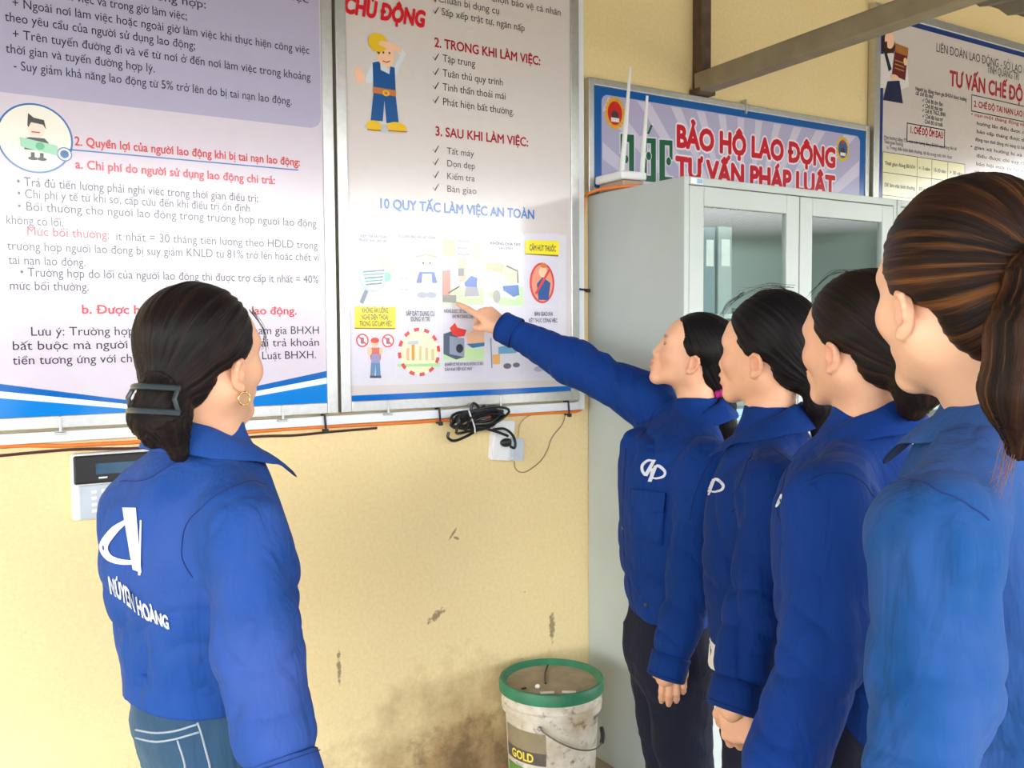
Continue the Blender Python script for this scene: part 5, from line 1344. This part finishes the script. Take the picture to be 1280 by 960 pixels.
    return dict(root=root, shirt=sh, bvh=bvh, hair=hair, trousers=tr, tf=tf, tl=tl, fromh=fromh, toh=toh, nb=nb, R=R_, D=D_, arms=arms, hipc=hipc, hem=hem, legs=legs, seam=seam_m, TV=TV, TF=TF, hs=hs)
def px_decal(bvh, polys, name, m, parent, off=.0016):
    """flat printed shapes on cloth; polys are outlines seen from the camera position, laid on the cloth surface"""
    V = []; F = []
    for poly in polys:
        row = []
        for (x, y) in poly:
            r = norm(ray(x, y)); h = bvh.ray_cast(Vector(CAM_LOC), Vector(r), 6)
            if h[0] is None: row = []; break
            row.append(np.array(h[0])+np.array(h[1])*(off+.00002*(len(F) % 23)))
        if row: o = len(V); V += row; F.append(tuple(range(o, o+len(row))))
    return pyd(name, V, F, m, parent, True)
def px_strip(pts, w, n=6):
    return [q for q in [[a[0], a[1], b[1], b[0]] for a, b in (lambda s: zip(s[:-1], s[1:]))(stroke_strip(pts, w, n))]]
def px_bar(q, n=8):                    # quad split into n bands
    a, b, c, d = [np.array(p, float) for p in q]
    out = []
    for i in range(n):
        t0, t1 = i/n, (i+1)/n
        for k in (0, .5):
            L0, R0 = a+(d-a)*t0, b+(c-b)*t0; L1, R1 = a+(d-a)*t1, b+(c-b)*t1
            out.append([L0+(R0-L0)*k, L0+(R0-L0)*(k+.5), L1+(R1-L1)*(k+.5), L1+(R1-L1)*k])
    return out
def px_text(body, path, hts, bold=.03, slant=0.0):
    lay, wd = Print(0).layout(body, 0.0); P = np.array(catmull([vec(p[0], p[1], 0) for p in path], 8))[:, :2]
    s = np.concatenate([[0], np.cumsum(np.linalg.norm(np.diff(P, axis=0), axis=1))]); out = []
    for V, Fs in [(V+np.array(o_), Fs) for V, Fs in lay for o_ in ((0, 0), (.05, .03), (-.05, -.03), (.05, -.03))]:
        for f in Fs:
            poly = []
            for i in f:
                t = V[i, 0]/wd*s[-1]; b = np.array([np.interp(t, s, P[:, 0]), np.interp(t, s, P[:, 1])]); h = np.interp(t/s[-1], np.linspace(0, 1, len(hts)), hts)
                poly.append((b[0]-V[i, 1]/.7*h*slant, b[1]-V[i, 1]/.7*h))
            out.append(poly)
    return out

BLUE_A = cloth_material('blue_cotton_faded', srgb(26, 68, 138), srgb(80, 94, 156), .40)
BLUE_B = cloth_material('blue_cotton', srgb(4, 48, 118), srgb(26, 68, 146), .25)
BLUE_C = cloth_material('blue_cotton_dark', srgb(3, 43, 108), srgb(22, 62, 136), .22)
BLUE_D = cloth_material('blue_cotton_deep', srgb(3, 45, 112), srgb(24, 66, 144), .25)
BLUE_E = cloth_material('blue_cotton_bright', srgb(6, 66, 122), srgb(74, 92, 150), .60)
SEAM_L = mat('blue_seam_thread', srgb(14, 38, 100), .9); SEAM_D = mat('dark_blue_seam_thread', srgb(2, 22, 70), .9)
HAIR_BLACK = hair_material('black_hair', (.006, .005, .006, 1), (.035, .020, .014, 1), .5)
HAIR_A = hair_material('dark_brown_black_hair', (.008, .006, .006, 1), (.050, .022, .013, 1), .6)
HAIR_D = hair_material('black_brown_hair', (.008, .006, .005, 1), (.050, .020, .012, 1), .5, mid=(.022, .010, .007, 1))
HAIR_E = hair_material('brown_hair_with_amber_streaks', (.010, .006, .005, 1), (.30, .11, .024, 1), .70, .53, mid=(.055, .021, .010, 1))
WISP = mat('dark_hair_strand', (.01, .008, .008), .5); WISP_E = mat('amber_hair_strand', (.16, .06, .02), .5)

# ---- woman on the left, back turned
A = make_person(dict(px=250, seed=1, neck_r=.044, label='person standing alone at left with back turned, faded blue shirt, jeans, clipped dark hair',
    head_a=47, pitch=3, hs=.92, ear=(297, 468, 1.385, -1), torso_a=30, neck=(262, 545, 1.45),
    levels=[(605, 133, 340, 1.45, .72), (640, 124, 350, 1.45, .72), (680, 124, 366, 1.45, .74), (720, 127, 374, 1.45, .74), (760, 134, 372, 1.45, .74), (800, 146, 360, 1.45, .76), (840, 158, 345, 1.45, .78), (880, 157, 346, 1.45, .80), (910, 153, 352, 1.45, .80)],
    hem=.834, R=[(304, 664, 1.295), (318, 805, 1.25), (363, 1000, 1.19)], L=[(205, 650, 1.56), (235, 800, 1.58), (300, 930, 1.62)], arm_r=(.060, .063, .058), slant=-.25, res=.0055,
    cloth=BLUE_A, seam=SEAM_L, trousers=M['jeans'], hip=(.116, .098), legsep=.058, legr=.076, feet=(.03, .02),
    seams=[[(352, 615), (335, 606), (318, 601), (298, 606), (278, 615), (253, 634), (238, 648), (230, 664), (227, 692), (232, 708), (241, 722)], [(250, 560), (225, 575), (200, 590), (180, 600), (150, 602)]],
    folds=[((199, 622, 1.36), (196, 672, 1.36), .012, -.012), ((240, 700, 1.33), (262, 860, 1.33), .016, -.016), ((150, 800, 1.4), (250, 790, 1.36), .014, -.008), ((165, 850, 1.4), (265, 835, 1.36), .012, .008), ((160, 868, 1.4), (270, 866, 1.36), .010, -.006)],
    hair=dict(mat=HAIR_A, wmat=WISP, tie=(0, .112, -.045), vol=.010, tails=[dict(pts=[(-.006, .085, -.015), (-.010, .106, -.05), (.006, .114, -.075), (.008, .112, -.108)], r=[.034, .034, .033, .016]), dict(pts=[(-.010, .106, -.05), (-.024, .108, -.08), (-.032, .100, -.130)], r=[.030, .031, .016])],
        wisps=[((-.042, -.074, .085), (-.060, -.082, .05), (-.067, -.074, .015), 9, .004)])))
fh = A['fromh']
v, f_ = tube_geo([fh((-.0815+.003*math.sin(a), .0015+.0105*math.sin(a), -.0565+.0105*math.cos(a))) for a in np.linspace(0, 2*math.pi, 25)], .0013, 8, False)
pyd('earring', v, f_, M['gold'], A['root'], True)
mb = MB()                              # two dark bars of the hair clip, one over the other, joined by teeth
for (z, w, y) in ((-.030, .047, .128), (-.066, .052, .137)):
    mb.tube(catmull([fh((x-.012, y+.018-(x/w)**2*.030, z+.008-(x/w)**2*.006)) for x in np.linspace(-w, w, 9)], 3), .0045, 8)
for x in (-.045, .045): mb.tube([fh((x-.012, .118, -.026)), fh((x*1.05-.012, .130, -.042)), fh((x*1.08-.012, .125, -.062))], .0035, 6)
mb.build('hair_clip', M['clip'], A['hair'], 'auto')
px_decal(A['bvh'], px_strip([(158, 652), (143, 664), (131, 682), (137, 696), (152, 702), (170, 703)], [5, 10, 11, 9, 7, 6])+px_bar([(154, 635), (171, 635), (178, 716), (167, 712)], 10)+px_bar([(176, 650), (178, 650), (177, 719), (174, 719)], 8), 'logo', M['logo'], A['shirt'])
px_decal(A['bvh'], px_text("NÚYEN HOÀNG", [(139, 741), (158, 753), (180, 771), (213, 786)], [22, 24, 19, 15], slant=.15), 'lettering', M['logo'], A['shirt'])
# jeans: back pocket edge and side seam
jb = BVHTree.FromPolygons([Vector(q) for q in A['TV']], [tuple(int(i) for i in q) for q in A['TF']])
for q in ([(170, 912), (195, 916), (222, 913), (247, 905)], [(170, 922), (195, 927), (222, 923), (249, 915)], [(247, 903), (254, 925), (262, 955), (268, 985)], [(222, 925), (230, 950), (238, 975)]):
    P = []
    for (x, y) in q:
        h = jb.ray_cast(Vector(CAM_LOC), Vector(norm(ray(x, y))), 6)
        if h[0] is not None: P.append(np.array(h[0]))
    if len(P) > 2: seam(jb, P, 'stitched_seam', M['jean_thread'], A['trousers'], .0017)

# ---- woman pointing at the poster
tipB = vec(1.342, -.0345, 1.500); wB = at(627, 405, 2.66)
B_ = make_person(dict(px=850, seed=2, label='person in blue shirt pointing at the safety poster with an outstretched right arm',
    head_a=178, pitch=20, hs=.90, ear=(868, 456, 2.33, 1), torso_a=200, neck=(872, 512, 2.40), mouth=.003,
    levels=[(545, 774, 895, 2.38, .70), (570, 767, 902, 2.38, .70), (600, 768, 905, 2.38, .70), (650, 769, 902, 2.38, .70), (700, 771, 897, 2.38, .70), (750, 779, 892, 2.38, .72), (790, 792, 889, 2.38, .74), (830, 797, 890, 2.38, .76)],
    hem=.615, L=[(884, 590, 2.20), (868, 715, 2.14), (832, 846, 2.11)], slant=.35, R=[(808, 500, 2.52), (716, 452, 2.58), tuple([627, 408, 2.655])], arm_r=(.074, .063, .048), cuff_r=.039, res=.0055,
    hands={'R': dict(dir=tipB-wB, back=vec(0, 0, 1)*.8-dirs(600)[1]*.55, curl=((4, 6, 4), (78, 88, 50), (82, 90, 55), (80, 90, 55)), thumb=(-.020, -.012), pull=.006, spread=.5),
           'L': dict(dir=vec(-.03, .02, -1), back=-dirs(832)[1], curl=((6, 22, 16), (8, 24, 18), (9, 25, 18), (11, 26, 18)), pull=.078, spread=.1)},
    cloth=BLUE_B, seam=SEAM_D, trousers=M['navy'], hip=(.145, .115), feet=(.05, .06),
    seams=[[(893, 570), (880, 590), (868, 620), (862, 650)], [(783, 560), (779, 620), (779, 680), (790, 750), (806, 800)], [(835, 500), (815, 520), (800, 548)]],
    folds=[((770, 563, 2.35), (800, 520, 2.40), .016, .020), ((738, 425, 2.55), (748, 490, 2.5), .012, -.018), ((757, 430, 2.55), (775, 500, 2.45), .012, .012), ((800, 700, 2.22), (838, 748, 2.22), .013, -.018), ((798, 722, 2.22), (852, 795, 2.18), .013, .014), ((812, 760, 2.22), (850, 800, 2.18), .012, -.014), ((848, 640, 2.18), (846, 745, 2.16), .016, -.016), ((795, 540, 2.3), (775, 585, 2.3), .014, -.014), ((885, 760, 2.14), (850, 800, 2.1), .012, -.012)],
    hair=dict(mat=HAIR_BLACK, wmat=WISP, tie=(0, .098, -.058), vol=.010, shift=-.005, tails=[dict(pts=[(0, .075, -.03), (0, .100, -.062), (.006, .132, -.095), (.006, .155, -.150), (.0, .172, -.215)], r=[.034, .020, .026, .027, .012])])))
fh = B_['fromh']; V = []; F = []
for k in range(40):
    a = 2*math.pi*k/40
    for j in range(10):
        b = 2*math.pi*j/10; rr = .023+.0105*math.cos(b)*(1+.22*math.sin(a*11)); V.append(fh((rr*math.cos(a), .106+rr*math.sin(a)*.6+.0105*math.sin(b)*.5, -.070+rr*math.sin(a)*.6*.6-.0105*math.sin(b)*(1+.2*math.sin(a*9)))))
for k in range(40):
    for j in range(10): F.append((k*10+j, ((k+1) % 40)*10+j, ((k+1) % 40)*10+(j+1) % 10, k*10+(j+1) % 10))
pyd('scrunchie', V, F, M['scrunchie'], B_['hair'], True)
def ndlogo(c, s):                      # looped three-stroke monogram, centre and half width in view pixels
    L = lambda pts: [(c[0]+x*s, c[1]+y*s) for x, y in pts]
    return px_strip(L([(-.02, -.80), (-.45, -.82), (-.88, -.45), (-.90, .0), (-.66, .36)]), [s*.14, s*.2, s*.24, s*.24, s*.24]) + px_bar(L([(-.06, -.90), (.24, -.86), (-.48, .48), (-.80, .42)]), 8) + px_bar(L([(-.20, -.15), (.06, -.2), (.02, .6), (-.30, .7)]), 8) + px_bar(L([(.08, -.40), (.40, -.48), (-.14, .95), (-.46, .92)]), 8) + px_strip(L([(.25, -.40), (.55, -.32), (.98, .12), (.85, .50), (.30, .66), (-.1, .62)]), [s*.2, s*.26, s*.24, s*.2, s*.16, s*.12])
px_decal(B_['bvh'], ndlogo((817, 588), 15), 'logo', M['logo'], B_['shirt'])
def button(P, x, y, r=.0055):
    h = P['bvh'].ray_cast(Vector(CAM_LOC), Vector(norm(ray(x, y))), 6)
    if h[0] is None: return
    c = np.array(h[0]); n = np.array(h[1]); a = norm(np.cross(n, vec(.1, .2, 1))); b = np.cross(n, a); V = [c+n*.0035]; F = []
    for (q, z) in ((r*.6, .0035), (r, .0030), (r, .0)):
        V += [c+n*z+(a*math.cos(t)+b*math.sin(t))*q for t in np.linspace(0, 2*math.pi, 12, endpoint=False)]
    F = [(0, 1+i, 1+(i+1) % 12) for i in range(12)]+[(1+o*12+i, 1+(o+1)*12+i, 1+(o+1)*12+(i+1) % 12, 1+o*12+(i+1) % 12) for o in (0, 1) for i in range(12)]
    pyd('button', V, F, M['clip'], P['shirt'], True)
for q in ((791, 621), (779, 660), (808, 756)): button(B_, *q)
def pocket(P, tl_, tr_, br_, bl_, flap=.34, name='pocket'):
    """patch pocket with a buttoned flap, laid over the shirt front"""
    def patch(q, off, nm, pt=0):
        n = 9; V = []; F = []; a, b, c, d = [np.array(x, float) for x in q]
        for i in range(n+1):
            for j in range(n+1):
                u, v = j/n, i/n; p = (a*(1-u)+b*u)*(1-v)+(d*(1-u)+c*u)*v+np.array([0, pt*(1-abs(2*u-1))*v])
                h = P['bvh'].ray_cast(Vector(CAM_LOC), Vector(norm(ray(*p))), 6)
                if h[0] is None: return
                V.append(np.array(h[0])+np.array(h[1])*off)
        for i in range(n):
            for j in range(n): F.append((i*(n+1)+j, i*(n+1)+j+1, (i+1)*(n+1)+j+1, (i+1)*(n+1)+j))
        o = pyd(nm, V, F, P['cloth'], P['shirt'], True); m = o.modifiers.new('thick', 'SOLIDIFY'); m.thickness = .003; m.offset = -1
    patch((tl_, tr_, br_, bl_), .003, name)
    a, b, c, d = [np.array(x, float) for x in (tl_, tr_, br_, bl_)]
    patch((a+(-1, -2), b+(1, -2), b+(c-b)*flap+(1, 0), a+(d-a)*flap+(-1, 0)), .0065, 'pocket_flap', 6)
B_['cloth'] = BLUE_B; pocket(B_, (793, 612), (834, 618), (828, 682), (790, 672))

# ---- second woman of the row
C_ = make_person(dict(px=955, seed=3, label='person second in the row, right behind the pointing one, mouth open, left hand hanging',
    slant=.15, ctilt=.062, head_a=157, pitch=2, hs=.945, ear=(946, 456, 1.89, 1), torso_a=168, neck=(962, 524, 1.955), mouth=.004,
    levels=[(565, 905, 1030, 1.955, .84), (600, 888, 1042, 1.955, .84), (640, 879, 1050, 1.955, .84), (700, 876, 1052, 1.955, .84), (750, 880, 1048, 1.955, .84), (800, 888, 1040, 1.955, .84), (840, 892, 1036, 1.955, .84)],
    hem=.745, R=[(985, 620, 2.06), (980, 760, 2.06), (965, 890, 2.02)], L=[(966, 616, 1.775), (950, 750, 1.735), (915, 886, 1.69)], arm_r=(.068, .064, .058), cuff_r=.042, res=.0055,
    hands={'L': dict(dir=vec(.12, -.02, -1), back=-dirs(915)[1]-dirs(915)[0]*.25, curl=((40, 70, 40), (44, 74, 40), (46, 76, 40), (48, 78, 40)), pull=.025, thumb=(-.008, -.006), spread=.6)},
    cloth=BLUE_C, seam=SEAM_D, trousers=M['navy'], hip=(.15, .12), feet=(.02, .02),
    seams=[[(940, 566), (932, 585), (922, 610), (914, 640)], [(965, 560), (985, 575), (1005, 590)]],
    folds=[((926, 590, 1.75), (908, 655, 1.75), .012, -.010), ((968, 575, 1.75), (982, 612, 1.75), .012, -.010), ((912, 660, 1.72), (908, 760, 1.7), .014, -.010)],
    hair=dict(mat=HAIR_BLACK, wmat=WISP, tie=(0, .105, -.05), vol=.012, poof=.012, shift=-.004, tails=[dict(pts=[(0, .085, -.025), (0, .108, -.055), (0, .122, -.10), (0, .118, -.16)], r=[.036, .028, .028, .012])],
        wisps=[((.02, -.05, .136), (.03, -.082, .112), (.045, -.096, .075), 12, .009), ((.0, .05, .146), (.0, .0, .156), (.01, -.06, .140), 10, .012)])))
px_decal(C_['bvh'], [[(x-3, y) for x, y in q] for q in ndlogo((893, 605), 15)], 'logo', M['logo'], C_['shirt'])
# white undershirt hem showing below the shirt front
hc_ = C_['hipc']; V = []; F = []; n = 40
for (z, a, b) in ((.80, .150, .118), (.745, .153, .121), (.71, .156, .123), (.695, .157, .124)):
    for k in range(n):
        t_ = 2*math.pi*k/n; p = hc_+C_['tl']*math.cos(t_)*a*.98+C_['tf']*math.sin(t_)*b*1.02; p[2] = z+.006*math.sin(t_*4); V.append(p)
for i in range(3):
    for k in range(n): F.append((i*n+k, i*n+(k+1) % n, (i+1)*n+(k+1) % n, (i+1)*n+k))
pyd('undershirt', V, F, M['paper'], C_['root'], True)

# ---- third woman
D_p = make_person(dict(px=1050, seed=4, label='person third in the row in dark blue shirt, between the open-mouthed one and the nearest',
    slant=.12, head_a=139, pitch=0, hs=.925, ear=(1041, 446, 1.50, 1), torso_a=163, neck=(1085, 522, 1.565),
    levels=[(580, 990, 1160, 1.555, .84), (610, 970, 1178, 1.555, .84), (650, 962, 1184, 1.555, .84), (700, 960, 1184, 1.555, .84), (760, 965, 1182, 1.555, .84), (830, 974, 1176, 1.555, .84), (900, 980, 1172, 1.555, .84), (940, 982, 1172, 1.555, .84)],
    hem=.735, R=[(1095, 630, 1.67), (1095, 800, 1.67), (1080, 960, 1.63)], L=[(1040, 634, 1.395), (1030, 800, 1.36), (955, 1035, 1.28)], arm_r=(.070, .068, .062), res=.0055,
    cloth=BLUE_D, seam=SEAM_D, trousers=M['navy'], hip=(.15, .12),
    seams=[[(1012, 600), (1030, 592), (1055, 592), (1080, 604), (1096, 625)], [(985, 585), (976, 615), (975, 650), (978, 680)]],
    folds=[((978, 640, 1.42), (968, 700, 1.42), .012, -.010), ((1000, 690, 1.38), (1085, 700, 1.36), .018, .008), ((985, 790, 1.36), (1075, 760, 1.36), .016, -.010), ((960, 870, 1.33), (1050, 830, 1.34), .016, .008)],
    hair=dict(mat=HAIR_D, wmat=WISP, tie=(0, .112, -.035), vol=.012, poof=.002, tails=[dict(pts=[(0, .085, -.01), (0, .112, -.035), (0, .122, -.065), (0, .112, -.100)], r=[.038, .038, .040, .024])],
        wisps=[((.03, .02, .134), (.04, -.03, .130), (.05, -.07, .095), 6, .006)])))
px_decal(D_p['bvh'], px_strip([(978, 618), (975, 627), (971, 634)], [2, 5, 2]), 'logo', M['logo'], D_p['shirt'])

# ---- nearest woman on the right
E_p = make_person(dict(px=1200, seed=5, label='nearest person at the right edge in bright blue shirt, amber-streaked brown hair in a ponytail', skin=srgb(234, 184, 150),
    head_a=127, pitch=-2, hs=.93, ear=(1131, 392, .965, 1), torso_a=136, neck=(1250, 512, 1.03),
    levels=[(610, 1130, 1450, 1.04, .72), (650, 1112, 1468, 1.04, .72), (700, 1108, 1474, 1.04, .74), (800, 1114, 1466, 1.04, .76), (900, 1124, 1456, 1.04, .78), (1000, 1130, 1450, 1.04, .8), (1060, 1130, 1450, 1.04, .8)],
    hem=.80, L=[(1170, 665, .89), (1166, 850, .87), (1130, 1080, .81)], slant=.10, arm_r=(.060, .058, .056), res=.005,
    cloth=BLUE_E, seam=SEAM_L, trousers=M['navy'], hip=(.15, .12),
    seams=[[(1112, 606), (1125, 601), (1140, 601), (1170, 612), (1190, 620), (1210, 631), (1236, 650)], [(1150, 560), (1165, 545), (1180, 540), (1210, 535)]],
    folds=[((1128, 650, .84), (1150, 840, .81), .016, .013), ((1160, 640, .82), (1172, 800, .80), .013, -.011), ((1195, 640, .84), (1205, 740, .82), .011, .010), ((1225, 650, .86), (1222, 780, .82), .012, -.010), ((1255, 690, .9), (1225, 860, .86), .016, -.014), ((1085, 865, .86), (1160, 850, .83), .016, -.012), ((1150, 840, .82), (1195, 930, .82), .018, .008)],
    hair=dict(toff=2.4, mat=HAIR_E, wmat=WISP_E, tie=(0, .120, .026), vol=.011, poof=.004, tails=[dict(pts=[(0, .098, .026), (0, .120, .026), (.012, .138, .010), (.030, .146, -.045), (.036, .142, -.10), (.034, .132, -.155)], r=[.03, .020, .032, .042, .040, .014])],
        wisps=[((.034, .135, -.11), (.045, .128, -.16), (.052, .122, -.20), 22, .012)])))
fh = E_p['fromh']; V = []; F = []
for k in range(28):
    a = 2*math.pi*k/28
    for j in range(8):
        b = 2*math.pi*j/8; rr = .0225+.0065*math.cos(b)*(1+.15*math.sin(a*9)); V.append(fh((rr*math.cos(a), .123+.0075*math.sin(b), .026+rr*math.sin(a))))
for k in range(28):
    for j in range(8): F.append((k*8+j, ((k+1) % 28)*8+j, ((k+1) % 28)*8+(j+1) % 8, k*8+(j+1) % 8))
pyd('hair_tie', V, F, M['tie_pink'], E_p['hair'], True)
